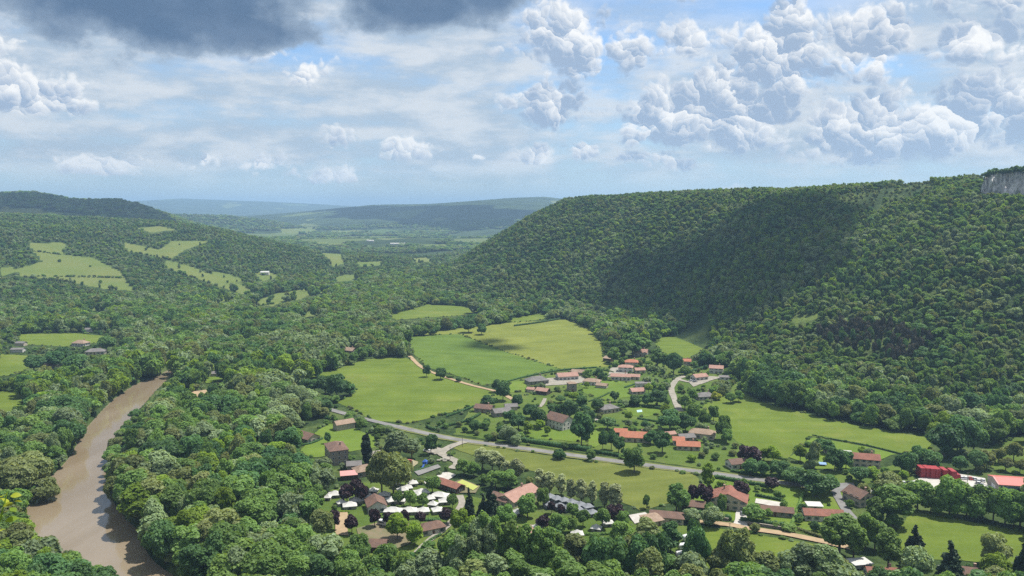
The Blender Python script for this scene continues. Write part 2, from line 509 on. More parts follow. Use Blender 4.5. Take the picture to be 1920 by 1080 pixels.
# meadows on the slopes: outline in the photograph, nearest and farthest distance, tone 0 green .. 1 straw
HILL_FIELDS = [
    ([(52, 456), (125, 455), (116, 477), (175, 484), (225, 508), (252, 545), (195, 542), (130, 528), (40, 518), (30, 505), (80, 490), (62, 470)], 1300, 2400, .45),
    ([(232, 455), (300, 468), (322, 452), (392, 452), (345, 470), (320, 486), (240, 472)], 1300, 2600, .7),
    ([(308, 487), (360, 500), (420, 523), (482, 545), (455, 553), (380, 526), (312, 503)], 1300, 2600, .6),
    ([(476, 566), (520, 550), (575, 541), (617, 547), (560, 562), (530, 566), (512, 574), (482, 572)], 1200, 2400, .45),
    ([(0, 387), (60, 391), (150, 401), (200, 406), (120, 406), (0, 403)], 2500, 3600, 1.0),
    ([(525, 429), (592, 429), (588, 437), (530, 439)], 2600, 6000, .3), ([(600, 470), (640, 472), (638, 480), (612, 482)], 1500, 2600, .4),
    ([(620, 432), (660, 433), (655, 439), (622, 438)], 2600, 6000, .2), ([(790, 459), (840, 457), (838, 466), (795, 466)], 2500, 6000, .25),
    ([(670, 492), (715, 490), (710, 498), (675, 500)], 1500, 2600, .3), ([(590, 455), (650, 455), (640, 463), (596, 463)], 2500, 6000, .5),
    ([(478, 512), (505, 508), (522, 519), (492, 528)], 1200, 2400, .4), ([(628, 520), (650, 515), (678, 517), (660, 526), (632, 528)], 1300, 2400, .3),
    ([(614, 480), (640, 478), (644, 494), (622, 501)], 1400, 2600, .55), ([(772, 484), (800, 483), (810, 490), (780, 492)], 1500, 2700, .7), ([(0, 502), (22, 500), (34, 509), (10, 517), (0, 517)], 1200, 2200, .35),
    ([(165, 577), (192, 575), (200, 581), (172, 584)], 1000, 1500, .3), ([(395, 508), (430, 514), (462, 527), (440, 530), (402, 518)], 1300, 2600, .5), ([(255, 428), (300, 424), (330, 431), (280, 436)], 1600, 2700, .5),
    ([(560, 588), (592, 583), (600, 590), (570, 596)], 900, 1500, .3), ([(395, 560), (425, 556), (436, 562), (405, 568)], 1000, 1700, .4),
    ([(1480, 600), (1510, 592), (1536, 588), (1530, 598), (1495, 606)], 600, 1100, .2),
]

# ------------------------------------------------------------------ materials
MAT = {}


def m_terrain():
    m, nt = mat_new('terrain')
    pos = geo_pos(nt)
    sep = node(nt, 'ShaderNodeSeparateXYZ'); nt.links.new(pos, sep.inputs[0])
    x, y, z = (S(nt, o) for o in sep.outputs)
    d = (x * x + y * y).pow(0.5)
    fld = node(nt, 'ShaderNodeAttribute', attribute_name='field'); ton = node(nt, 'ShaderNodeAttribute', attribute_name='tone')
    f, t = S(nt, fld.outputs['Fac']), S(nt, ton.outputs['Fac'])
    n1 = noise(nt, pos, 0.02, 6, 0.6); n2 = noise(nt, pos, 0.25, 4, 0.6)
    wood = mixc(nt, n2.step(.3, .7), (.016, .030, .010), (.040, .066, .018))
    scrub = mixc(nt, n1.step(.35, .65), (.050, .085, .022), (.095, .125, .035))
    floor = mixc(nt, n1.step(.45, .62) * 0.7, wood, scrub)
    # far country: a patchwork of woods and fields
    wv = node(nt, 'ShaderNodeMapping'); nt.links.new(pos, wv.inputs[0]); wv.inputs['Scale'].default_value = (1.0, .42, 1.0)
    vn = node(nt, 'ShaderNodeTexVoronoi'); nt.links.new(wv.outputs[0], vn.inputs['Vector']); vn.inputs['Scale'].default_value = 0.0042
    cs = node(nt, 'ShaderNodeSeparateColor'); nt.links.new(vn.outputs['Color'], cs.inputs[0])
    rnd, rnd2 = S(nt, cs.outputs[0]), S(nt, cs.outputs[1])
    edge = node(nt, 'ShaderNodeTexVoronoi', feature='DISTANCE_TO_EDGE'); nt.links.new(wv.outputs[0], edge.inputs['Vector']); edge.inputs['Scale'].default_value = 0.0042
    low = 1.0 - z.step(25, 70)
    patch = (rnd + low * 0.30 + (noise(nt, pos, .0012, 3, .5) - .5) * .9).step(.86, .89) * S(nt, edge.outputs['Distance']).step(.02, .05)
    farf = mixc(nt, rnd2, (.065, .105, .028), (.12, .14, .048))
    farw = mixc(nt, noise(nt, pos, .006, 5, .65).step(.35, .7), (.020, .036, .014), (.048, .075, .024))
    far = mixc(nt, patch, farw, farf)
    col = mixc(nt, d.step(2300, 2900), floor, far)
    fc = mixc(nt, t, (.085, .135, .026), (.155, .160, .050))
    fc = mixc(nt, n1.step(.3, .7) * .5, fc, (.075, .12, .025))
    fc = mixc(nt, noise(nt, pos, .006, 4, .6, .5).step(.4, .65) * .5, fc, (.140, .150, .050))
    col = mixc(nt, f.step(.35, .65), col, fc)
    # bare rock of the cliff under the viewpoint
    rock = mixc(nt, noise(nt, pos, .6, 6, .6), (.16, .15, .13), (.40, .38, .34))
    col = mixc(nt, 1.0 - d.step(20, 60), col, rock)
    hh = noise(nt, pos, .05, 5, .7)
    bsdf_out(nt, col, 0.95, 0.1, bump(nt, hh, 0.9, 6.0))
    return m


def m_meadow(name, c1, c2, c3, stripes=0.0, ang=0.0):
    """grassland: two greens in broad patches, straw wear, faint mowing or sowing lines"""
    m, nt = mat_new(name)
    pos = geo_pos(nt)
    mp = node(nt, 'ShaderNodeMapping'); nt.links.new(pos, mp.inputs[0]); mp.inputs['Rotation'].default_value = (0, 0, ang)
    big = noise(nt, pos, .012, 4, .55, .4); mid = noise(nt, pos, .07, 5, .62, .6); fine = noise(nt, pos, .8, 3, .7)
    mp2 = node(nt, 'ShaderNodeMapping'); nt.links.new(mp.outputs[0], mp2.inputs[0]); mp2.inputs['Scale'].default_value = (.012, .16, 1)
    streak = noise(nt, mp2.outputs[0], 1.0, 4, .6, .5)
    col = mixc(nt, (big * .55 + mid * .25 + streak * .25).step(.38, .68), c1, c2)
    col = mixc(nt, (mid * .5 + big * .5).step(.52, .68) * .65, col, c3)
    if stripes:
        w = S(nt, node(nt, 'ShaderNodeTexWave').outputs['Fac'])
        wn = w.s.node; nt.links.new(mp.outputs[0], wn.inputs['Vector']); wn.inputs['Scale'].default_value = .035; wn.bands_direction = 'Y'
        wn.inputs['Distortion'].default_value = 1.2; wn.inputs['Detail Scale'].default_value = .3
        col = mixc(nt, w * stripes, col, (c1[0] * .72, c1[1] * .8, c1[2] * .72))
    col = mixc(nt, noise(nt, mp2.outputs[0], 3.2, 4, .65).step(.5, .7) * .30, col, (c1[0] * .70, c1[1] * .80, c1[2] * .7))
    col = mixc(nt, fine.step(.25, .75) * .30, col, (c1[0] * .62, c1[1] * .66, c1[2] * .6))
    # uneven growth: broad soft patches and tractor-wide streaks
    gv = (noise(nt, pos, .028, 5, .6, .8) - .5) * .75 + (noise(nt, mp2.outputs[0], .55, 3, .6) - .5) * .55 + 1.0
    cb = node(nt, 'ShaderNodeCombineColor')
    link(nt, gv, cb.inputs[0]); link(nt, gv * .85 + .15, cb.inputs[1]); link(nt, gv, cb.inputs[2])
    col = mixc(nt, 1.0, col, S(nt, cb.outputs[0]), 'MULTIPLY')
    bsdf_out(nt, col, 0.95, 0.12, bump(nt, noise(nt, pos, .35, 5, .7), .5, .8))
    return m


def m_flat(name, c, c2=None, scale=.3, rough=.85, spec=.25, detail=5, bump_s=0.0, metal=0.0, local=False):
    """plain surface with mottled wear"""
    m, nt = mat_new(name)
    if local: pos = node(nt, 'ShaderNodeTexCoord').outputs['Object']
    else: pos = geo_pos(nt)
    c2 = c2 or tuple(v * .72 for v in c)
    n = noise(nt, pos, scale, detail, .62, .3)
    col = mixc(nt, n.step(.32, .7), c, c2)
    nb = bump(nt, noise(nt, pos, scale * 6, 3, .6), bump_s, .05) if bump_s else None
    bsdf_out(nt, col, rough, spec, nb, metal)
    return m


def m_roof(name, c, c2, c3):
    """tiles seen from far: rows, weathered patches, lichen"""
    m, nt = mat_new(name)
    tc = node(nt, 'ShaderNodeTexCoord').outputs['Object']
    inf = node(nt, 'ShaderNodeObjectInfo')
    off = node(nt, 'ShaderNodeVectorMath', operation='ADD'); nt.links.new(tc, off.inputs[0]); nt.links.new(inf.outputs['Location'], off.inputs[1])
    n1 = noise(nt, off.outputs[0], .35, 5, .65); n2 = noise(nt, off.outputs[0], 2.2, 3, .7)
    col = mixc(nt, n1.step(.35, .66), c, c2)
    col = mixc(nt, n2.step(.52, .75) * .6, col, c3)
    w = node(nt, 'ShaderNodeTexWave'); nt.links.new(tc, w.inputs['Vector']); w.bands_direction = 'X'; w.inputs['Scale'].default_value = 1.5
    w.inputs['Distortion'].default_value = .3
    bsdf_out(nt, col, .85, .2, bump(nt, S(nt, w.outputs['Fac']), .6, .08))
    return m


def m_leaf(name, c1, c2, c3, trans=.35, gloss=.28):
    """foliage: colour differs from tree to tree and from clump to clump"""
    m, nt = mat_new(name)
    inf = node(nt, 'ShaderNodeObjectInfo')
    rnd = S(nt, inf.outputs['Random'])
    pos = geo_pos(nt)
    isl = node(nt, 'ShaderNodeNewGeometry')
    cl = S(nt, isl.outputs['Random Per Island'])
    n = noise(nt, pos, .010, 3, .6)
    col = mixc(nt, rnd, c1, c2)
    col = mixc(nt, (n.step(.38, .64) * .55 + rnd.step(.82, .95) * .35), col, c3)
    col = mixc(nt, cl * .4, col, tuple(v * .6 for v in c1))
    br = (rnd * 37.7)._m('FRACT') * .58 + .74
    cb = node(nt, 'ShaderNodeCombineColor')
    for q in range(3): link(nt, br, cb.inputs[q])
    col = mixc(nt, 1.0, col, S(nt, cb.outputs[0]), 'MULTIPLY')
    p = node(nt, 'ShaderNodeBsdfPrincipled')
    link(nt, col, p.inputs['Base Color']); p.inputs['Roughness'].default_value = .5
    p.inputs['Specular IOR Level'].default_value = gloss
    tr = node(nt, 'ShaderNodeBsdfTranslucent')
    tcol = mixc(nt, 1.0, col, (1.25, 1.15, .55), 'MULTIPLY')
    link(nt, tcol, tr.inputs[0])
    mx = node(nt, 'ShaderNodeMixShader'); mx.inputs[0].default_value = trans
    nt.links.new(p.outputs[0], mx.inputs[1]); nt.links.new(tr.outputs[0], mx.inputs[2])
    o = node(nt, 'ShaderNodeOutputMaterial'); nt.links.new(mx.outputs[0], o.inputs[0])
    return m


def m_water():
    m, nt = mat_new('river_water')
    pos = geo_pos(nt)
    mp = node(nt, 'ShaderNodeMapping'); nt.links.new(pos, mp.inputs[0]); mp.inputs['Rotation'].default_value = (0, 0, R(18)); mp.inputs['Scale'].default_value = (1, .25, 1)
    n = noise(nt, mp.outputs[0], .045, 5, .55, .5)
    col = mixc(nt, n.step(.3, .7), (.180, .138, .086), (.218, .174, .122))
    hgt = noise(nt, mp.outputs[0], .5, 4, .6)
    b = bsdf_out(nt, col, .10, .75, bump(nt, hgt, .08, .2))
    return m


def build_materials():
    MAT['terrain'] = m_terrain()
    MAT['meadow'] = m_meadow('meadow', (0.091, 0.131, 0.017), (0.119, 0.155, 0.024), (0.151, 0.159, 0.040))
    MAT['crop'] = m_meadow('crop', (.080, .128, .020), (.094, .142, .023), (.112, .152, .027), .2, R(20))
    MAT['hay'] = m_meadow('hay', (.138, .160, .029), (.160, .175, .036), (.120, .152, .026), .22, R(-25))
    MAT['rough_meadow'] = m_meadow('rough_meadow', (0.108, 0.127, 0.027), (0.131, 0.147, 0.032), (0.163, 0.151, 0.059), .25, R(-14))
    MAT['lawn'] = m_meadow('lawn', (0.087, 0.139, 0.019), (0.119, 0.171, 0.024), (0.135, 0.155, 0.036))
    MAT['garden'] = m_meadow('garden', (0.059, 0.099, 0.017), (0.099, 0.135, 0.025), (0.131, 0.131, 0.048))
    MAT['asphalt'] = m_flat('asphalt', (.185, .178, .168), (.135, .13, .124), .10, .9)
    MAT['verge'] = m_meadow('verge', (0.159, 0.159, 0.059), (0.119, 0.147, 0.036), (0.207, 0.183, 0.095))
    MAT['gravel'] = m_flat('gravel', (.27, .245, .205), (.19, .175, .14), .25, .95)
    MAT['sand'] = m_flat('sand', (0.337, 0.241, 0.146), (0.248, 0.183, 0.110), .22, .95)
    MAT['dirt'] = m_flat('dirt', (.17, .135, .085), (.105, .115, .05), .12, .95)
    MAT['paving'] = m_flat('paving', (0.424, 0.402, 0.365), (0.337, 0.315, 0.278), .4, .85)
    MAT['pitch'] = m_flat('pitch', (0.323, 0.340, 0.093), (0.281, 0.315, 0.076), .2, .9)
    MAT['water'] = m_water()
    MAT['pool'] = m_flat('pool', (.36, .60, .62), (.44, .68, .68), .3, .08, .6)
    MAT['white_wall'] = m_flat('white_wall', (0.526, 0.504, 0.461), (0.453, 0.424, 0.380), .5)
    MAT['cream_wall'] = m_flat('cream_wall', (0.439, 0.380, 0.292), (0.365, 0.315, 0.241), .5)
    MAT['stone_wall'] = m_flat('stone_wall', (0.289, 0.246, 0.204), (0.204, 0.174, 0.145), .9, .95, .1, 6, .5)
    MAT['pale_stone'] = m_flat('pale_stone', (0.391, 0.348, 0.289), (0.289, 0.255, 0.212), .9, .95, .1, 6, .5)
    MAT['dark_timber'] = m_flat('dark_timber', (.085, .060, .045), (.05, .038, .03), 1.2)
    MAT['blue_wall'] = m_flat('blue_wall', (.085, .14, .20), (.06, .10, .15), .3, .3, .5)
    MAT['roof_orange'] = m_roof('roof_orange', (0.374, 0.149, 0.089), (0.306, 0.123, 0.078), (0.425, 0.221, 0.145))
    MAT['roof_red'] = m_roof('roof_red', (0.246, 0.106, 0.075), (0.187, 0.085, 0.063), (0.289, 0.162, 0.111))
    MAT['roof_brown'] = m_roof('roof_brown', (0.170, 0.102, 0.075), (0.123, 0.078, 0.063), (0.230, 0.162, 0.119))
    MAT['roof_tan'] = m_roof('roof_tan', (0.289, 0.208, 0.149), (0.221, 0.157, 0.115), (0.340, 0.264, 0.196))
    MAT['roof_pink'] = m_roof('roof_pink', (0.343, 0.205, 0.161), (0.292, 0.168, 0.132), (0.380, 0.256, 0.205))
    MAT['roof_grey'] = m_roof('roof_grey', (0.178, 0.166, 0.157), (0.128, 0.119, 0.115), (0.230, 0.212, 0.204))
    MAT['metal_red'] = m_flat('metal_red', (0.453, 0.124, 0.102), (0.402, 0.110, 0.088), .15, .55, .4)
    MAT['metal_pink'] = m_flat('metal_pink', (0.468, 0.230, 0.212), (0.408, 0.204, 0.187), .3, .6, .4)
    MAT['container_red'] = m_flat('container_red', (0.306, 0.030, 0.034), (0.230, 0.025, 0.031), .8, .55, .35)
    MAT['glass'] = m_flat('glass', (.025, .032, .040), (.04, .05, .06), .5, .08, .6)
    MAT['white_frame'] = m_flat('white_frame', (.75, .74, .71), None, .5)
    MAT['brown_door'] = m_flat('brown_door', (.13, .075, .045), None, .8)
    MAT['shutter'] = m_flat('shutter', (.20, .22, .20), None, .8)
    MAT['chimney'] = m_flat('chimney', (.36, .25, .19), None, 1.2)
    MAT['canvas_white'] = m_flat('canvas_white', (.47, .46, .43), (.41, .40, .37), .4, .8)
    MAT['canvas_cream'] = m_flat('canvas_cream', (.38, .355, .30), (.32, .30, .25), .4, .85)
    MAT['canvas_grey'] = m_flat('canvas_grey', (.20, .21, .225), (.15, .16, .17), .4, .8)
    MAT['canvas_dark'] = m_flat('canvas_dark', (.10, .095, .09), None, .5)
    MAT['car_white'] = m_flat('car_white', (0.570, 0.570, 0.570), (0.526, 0.526, 0.526), .5, .25, .5)
    MAT['car_grey'] = m_flat('car_grey', (.24, .25, .27), None, .5, .25, .5)
    MAT['car_black'] = m_flat('car_black', (.03, .03, .035), None, .5, .2, .5)
    MAT['car_red'] = m_flat('car_red', (.42, .05, .04), None, .5, .25, .5)
    MAT['tyre'] = m_flat('tyre', (.03, .03, .03), None, 1.0)
    MAT['lamp'] = m_flat('lamp', (.80, .80, .78), None, 1.0, .1, .5)
    MAT['yellow'] = m_flat('yellow', (.75, .42, .06), (.70, .50, .12), .5, .6)
    MAT['cream_plastic'] = m_flat('cream_plastic', (.72, .62, .40), None, .5, .6)
    MAT['blue_plastic'] = m_flat('blue_plastic', (.035, .10, .38), None, .5, .4, .5)
    MAT['tarp_blue'] = m_flat('tarp_blue', (.20, .34, .55), None, .5, .5)
    MAT['bark'] = m_flat('bark', (.115, .090, .068), (.07, .055, .042), 2.0, .95, .1)
    MAT['pole'] = m_flat('pole', (.15, .13, .11), None, 1.0)
    MAT['cliff'] = m_flat('cliff', (.54, .515, .485), (.29, .28, .27), .12, .95, .1, 9, .8)
    MAT['cloud'] = m_flat('cloud', (.9, .9, .9), (.85, .85, .86), .01, 1.0, 0.0)
    L = MAT
    L['leaf_mid'] = m_leaf('leaf_mid', (0.131, 0.245, 0.064), (0.165, 0.279, 0.071), (0.192, 0.285, 0.071), .46, .16)
    L['leaf_dark'] = m_leaf('leaf_dark', (0.075, 0.169, 0.062), (0.096, 0.198, 0.066), (0.121, 0.210, 0.068), .44, .16)
    L['leaf_pale'] = m_leaf('leaf_pale', (0.222, 0.302, 0.154), (0.253, 0.326, 0.171), (0.212, 0.299, 0.128), .44, .22)
    L['leaf_lime'] = m_leaf('leaf_lime', (0.194, 0.314, 0.036), (0.217, 0.325, 0.041), (0.223, 0.310, 0.046), .48, .14)
    L['leaf_olive'] = m_leaf('leaf_olive', (0.182, 0.234, 0.082), (0.207, 0.251, 0.091), (0.217, 0.242, 0.093), .44, .16)
    L['leaf_silver'] = m_leaf('leaf_silver', (.36, .41, .22), (.39, .43, .245), (.35, .41, .20), .42, .2)
    L['leaf_plum'] = m_leaf('leaf_plum', (.030, .013, .018), (.040, .016, .022), (.034, .018, .018), .2)
    L['leaf_conifer'] = m_leaf('leaf_conifer', (.018, .038, .016), (.026, .048, .022), (.024, .045, .018), .12, .2)
    L['leaf_brown'] = m_leaf('leaf_brown', (.088, .078, .062), (.104, .088, .072), (.080, .090, .056), .2, .1)
    L['leaf_yellow'] = m_leaf('leaf_yellow', (.25, .29, .025), (.28, .31, .03), (.24, .30, .03), .45)


build_materials()
build_terrain()

# ------------------------------------------------------------------ sheets on the valley floor: meadows, roads, yards, river
KEEP = []          # outlines (photo pixels) of open ground that trees in front must not hide
EDGES = []         # borders where scrub grows
ROADS = []
OPEN = []          # outlines (metres) where no wild tree grows


def smooth_line(pts, n=6, closed=False):
    """Catmull-Rom through points"""
    out, m = [], len(pts)
    rng = range(m if closed else m - 1)
    for i in rng:
        p0 = pts[(i - 1) % m] if closed or i > 0 else pts[i]
        p1, p2 = pts[i], pts[(i + 1) % m]
        p3 = pts[(i + 2) % m] if closed or i + 2 < m else p2
        for k in range(n):
            t = k / n
            out.append(tuple(.5 * ((2 * p1[a]) + (-p0[a] + p2[a]) * t + (2 * p0[a] - 5 * p1[a] + 4 * p2[a] - p3[a]) * t * t + (-p0[a] + 3 * p1[a] - 3 * p2[a] + p3[a]) * t ** 3) for a in (0, 1)))
    if not closed: out.append(tuple(pts[-1]))
    return out


def rough_edge(pts, step=5.0, amp=.8):
    out, m = [], len(pts)
    for i in range(m):
        a, b = pts[i], pts[(i + 1) % m]
        L = math.hypot(b[0] - a[0], b[1] - a[1]); n = max(1, int(L / step))
        for k in range(n):
            t = k / n
            out.append((a[0] + (b[0] - a[0]) * t + random.uniform(-amp, amp), a[1] + (b[1] - a[1]) * t + random.uniform(-amp, amp)))
    return out


_lay = [0.0]


def sheet(name, poly, z, mat, label, amp=.8, keep=None):
    _lay[0] += .006; z = z + _lay[0]          # every sheet lies a few millimetres above the one before
    pts = rough_edge(poly, 5.0, amp) if amp else poly
    me = mesh_from(name, [(x, y, z) for x, y in pts], [tuple(range(len(pts)))], MAT[mat])
    if me.polygons[0].normal.z < 0: me.flip_normals()
    o = obj(name, me)
    tag(o, label, kind='structure')
    if keep is not None: OPEN.append(poly); KEEP.append(keep)
    if keep is not None and mat in ('meadow', 'crop', 'hay', 'rough_meadow', 'lawn', 'garden'): EDGES.append(poly)
    if mat in ('paving', 'gravel', 'sand', 'asphalt', 'pitch'): ROADS.append(poly)
    return o


def field(px, mat, label, z=.15, name='meadow', amp=1.0, keep=True, vis=None):
    return sheet(name, [P(a, b) for a, b in px], z, mat, label, amp, (vis or px) if keep else None)


def strip(name, px, w, z, mat, label, keep=True):
    """road or path along photo pixels, w metres wide; a raised slab 12 cm high for roads"""
    c = smooth_line([P(a, b) for a, b in px], 6)
    Lp, Rp = [], []
    for i, p in enumerate(c):
        a, b = c[max(0, i - 1)], c[min(len(c) - 1, i + 1)]
        dx, dy = b[0] - a[0], b[1] - a[1]; l = math.hypot(dx, dy) or 1
        ww = (w * .5) * (1 + .08 * random.uniform(-1, 1))
        Lp.append((p[0] - dy / l * ww, p[1] + dx / l * ww)); Rp.append((p[0] + dy / l * ww, p[1] - dx / l * ww))
    _lay[0] += .006; z = z + _lay[0]
    n = len(c)
    V = [(x, y, z) for x, y in Lp] + [(x, y, z) for x, y in Rp]
    me = mesh_from(name, V, [(i, n + i, n + i + 1, i + 1) for i in range(n - 1)], MAT[mat])
    o = obj(name, me); tag(o, label, kind='structure')
    poly = Lp + Rp[::-1]
    if mat != 'verge': ROADS.append(poly)
    OPEN.append(poly)
    if not keep: return o
    k = [proj(np.array(x), np.array(y), np.array(0.0)) for x, y in poly]
    KEEP.append([(float(a), float(b)) for a, b in k])
    return o


def build_ground():
    w = mesh_from('river', [(x, y, WATER_Z) for x, y in smooth_line(RIVER, 4, True)], [tuple(range(len(RIVER) * 4))], MAT['water'])
    if w.polygons[0].normal.z < 0: w.flip_normals()
    tag(obj('river', w), 'muddy brown river bending past the woods', kind='structure')
    OPEN.append(RIVER); KEEP.append(RIVER_SEEN)
    field([(542, 708), (620, 695), (655, 684), (682, 675), (720, 669), (766, 672), (792, 692), (830, 707), (932, 736), (905, 755), (840, 775), (767, 794), (705, 790), (660, 768), (630, 755), (668, 735), (655, 716), (615, 708)],
          'meadow', 'big green meadow below the crop field')
    field([(760, 632), (862, 626), (950, 660), (1050, 691), (960, 713), (905, 723), (880, 713), (835, 697), (800, 690), (776, 663)], 'crop', 'dark green crop field', z=.2, name='crop_field')
    field([(757, 629), (870, 615), (960, 605), (1060, 599), (1108, 616), (1130, 640), (1128, 662), (1142, 688), (1116, 689), (1050, 692), (950, 661), (862, 627)], 'hay', 'pale yellow green hay field', z=.25, name='hay_field')
    field([(950, 598), (1022, 587), (1032, 597), (965, 606)], 'meadow', 'small meadow behind the hay field')
    field([(728, 592), (800, 571), (872, 574), (905, 584), (860, 592), (740, 600)], 'meadow', 'small meadow at the foot of the nose of the hill')
    field([(1226, 632), (1334, 628), (1328, 652), (1290, 672), (1256, 672), (1230, 650)], 'meadow', 'green meadow behind the hamlet')
    field([(1316, 762), (1384, 730), (1420, 752), (1560, 789), (1746, 822), (1742, 852), (1690, 850), (1625, 836), (1518, 818), (1474, 864), (1400, 838), (1345, 803)], 'meadow', 'wide meadow below the forest edge')
    field([(1482, 858), (1522, 820), (1625, 838), (1680, 852), (1600, 880), (1530, 880)], 'lawn', 'bright lawn round the house below the forest', z=.2, name='lawn', keep=False)
    field([(843, 838), (872, 831), (1050, 858), (1180, 874), (1302, 889), (1314, 905), (1285, 938), (1200, 958), (1130, 925), (1000, 885), (905, 862)], 'rough_meadow', 'long straw green meadow beside the main road')
    field([(1312, 986), (1380, 996), (1538, 1022), (1560, 1090), (1280, 1090), (1300, 1020)], 'meadow', 'green field in front of the sandy track', vis=[(1312, 986), (1380, 996), (1538, 1022), (1530, 1050), (1440, 1030), (1300, 1040)])
    field([(1712, 958), (1800, 975), (1930, 998), (1930, 1064), (1800, 1052), (1700, 1046), (1668, 1012)], 'meadow', 'green field below the hedge of the yard')
    field([(1846, 842), (1930, 812), (1930, 892), (1862, 884)], 'garden', 'scrubby grass behind the red roofed hall', name='rough_grass')
    field([(-10, 663), (52, 667), (56, 690), (20, 704), (-10, 706)], 'meadow', 'meadow on the far river bank')
    field([(-10, 731), (40, 735), (50, 750), (20, 772), (-10, 778)], 'meadow', 'meadow corner above the riverside wood')
    field([(32, 627), (140, 625), (222, 632), (200, 641), (120, 650), (40, 646)], 'meadow', 'pale green meadow behind the far bank houses')
    field([(580, 818), (615, 795), (668, 805), (705, 820), (705, 840), (640, 850), (600, 858), (560, 858)], 'lawn', 'bright lawn between the old farm buildings', name='lawn')
    # gardens of the hamlet and camp: mown ground with wear
    field([(880, 770), (960, 712), (1116, 690), (1150, 672), (1240, 670), (1300, 690), (1380, 690), (1400, 735), (1330, 765), (1345, 805), (1400, 840), (1480, 866), (1540, 885), (1640, 880), (1700, 870), (1720, 905), (1560, 910), (1437, 895), (1160, 858), (960, 830), (850, 815)],
          'garden', 'mown gardens of the hamlet', z=.08, name='garden_ground', keep=False)
    field([(600, 925), (660, 905), (760, 905), (900, 935), (1000, 960), (1160, 975), (1300, 985), (1320, 1010), (1310, 1090), (600, 1090), (590, 990)], 'garden', 'grassy ground of the campsite', z=.08, name='campsite_ground', keep=False)
    field([(1270, 960), (1300, 915), (1345, 890), (1440, 908), (1510, 918), (1590, 925), (1600, 1000), (1540, 1008), (1480, 990), (1370, 976)], 'lawn', 'mown gardens along the main road', z=.10, name='garden_lawn', keep=False)
    for px, lb in [([(1085, 712), (1160, 716), (1210, 722), (1180, 745), (1130, 752), (1095, 738)], 'mown lawn between the hamlet houses'),
                   ([(1170, 765), (1235, 762), (1240, 776), (1210, 782), (1172, 778)], 'mown lawn behind the grey roofed house'),
                   ([(985, 800), (1030, 790), (1080, 812), (1100, 830), (990, 822)], 'lawn in front of the white gabled house'),
                   ([(1098, 805), (1135, 798), (1140, 830), (1105, 842)], 'lawn beside the bright orange roof'),
                   ([(960, 716), (1000, 712), (985, 735), (950, 738)], 'lawn left of the grey hamlet house')]:
        field(px, 'lawn', lb, z=.2, name='lawn')
    # main road, its verge, side roads and tracks
    strip('road', [(560, 742), (600, 762), (660, 780), (745, 801)], 5.4, .33, 'asphalt', 'bit of main road hidden behind the farm trees', keep=False)
    main = [(742, 800), (770, 807), (850, 824), (960, 839), (1160, 866.5), (1314, 886), (1437, 902.5), (1510, 912), (1620, 921), (1740, 926), (1930, 936)]
    strip('road_verge', main, 9.5, .26, 'verge', 'dry grass verge along the main road')
    strip('road', main, 5.6, .36, 'asphalt', 'pale asphalt main road crossing the valley')
    strip('side_road', [(872, 829), (846, 838), (828, 850), (838, 858), (856, 866), (858, 872), (846, 880)], 5.5, .40, 'gravel', 'gravel side road from the main road to the pool')
    strip('car_park', [(806, 843), (828, 849)], 11, .30, 'gravel', 'gravel turning place beside the side road')
    strip('hamlet_road', [(1276, 772), (1272, 766), (1263, 745), (1259, 728), (1270, 712), (1284, 706)], 5.0, .40, 'gravel', 'pale curving road through the hamlet')
    strip('hamlet_lane', [(1271, 712), (1300, 718), (1330, 713), (1362, 705)], 4.5, .44, 'gravel', 'gravel lane to the houses under the forest')
    strip('farm_track', [(768, 668), (792, 690), (830, 706), (880, 722), (934, 736), (965, 752)], 4.0, .36, 'sand', 'sandy farm track between meadow and crop field')
    strip('sandy_track', [(1312, 980), (1369, 985.5), (1401, 992), (1470, 1002), (1540, 1016), (1600, 1030)], 4.6, .36, 'sand', 'sandy track along the clipped hedge')
    strip('side_lane', [(1566, 920), (1572, 935), (1584, 955), (1604, 978), (1622, 1002)], 4.2, .36, 'asphalt', 'narrow lane leaving the main road')
    strip('camp_path', [(862, 930), (866, 945), (857, 961), (848, 978), (830, 995), (805, 1015), (782, 1038)], 3.4, .34, 'gravel', 'curving campsite path')
    strip('village_path', [(1022, 748), (1018, 757), (1012, 764)], 3.0, .36, 'gravel', 'short path below the brown barn')
    strip('drive', [(1108, 772), (1112, 782), (1122, 792)], 3.2, .36, 'gravel', 'short drive of the grey roofed house')
    strip('riverside_road', [(505, 680), (515, 695), (530, 716), (560, 742)], 4.6, .30, 'asphalt', 'bit of road showing between the riverside trees', keep=False)
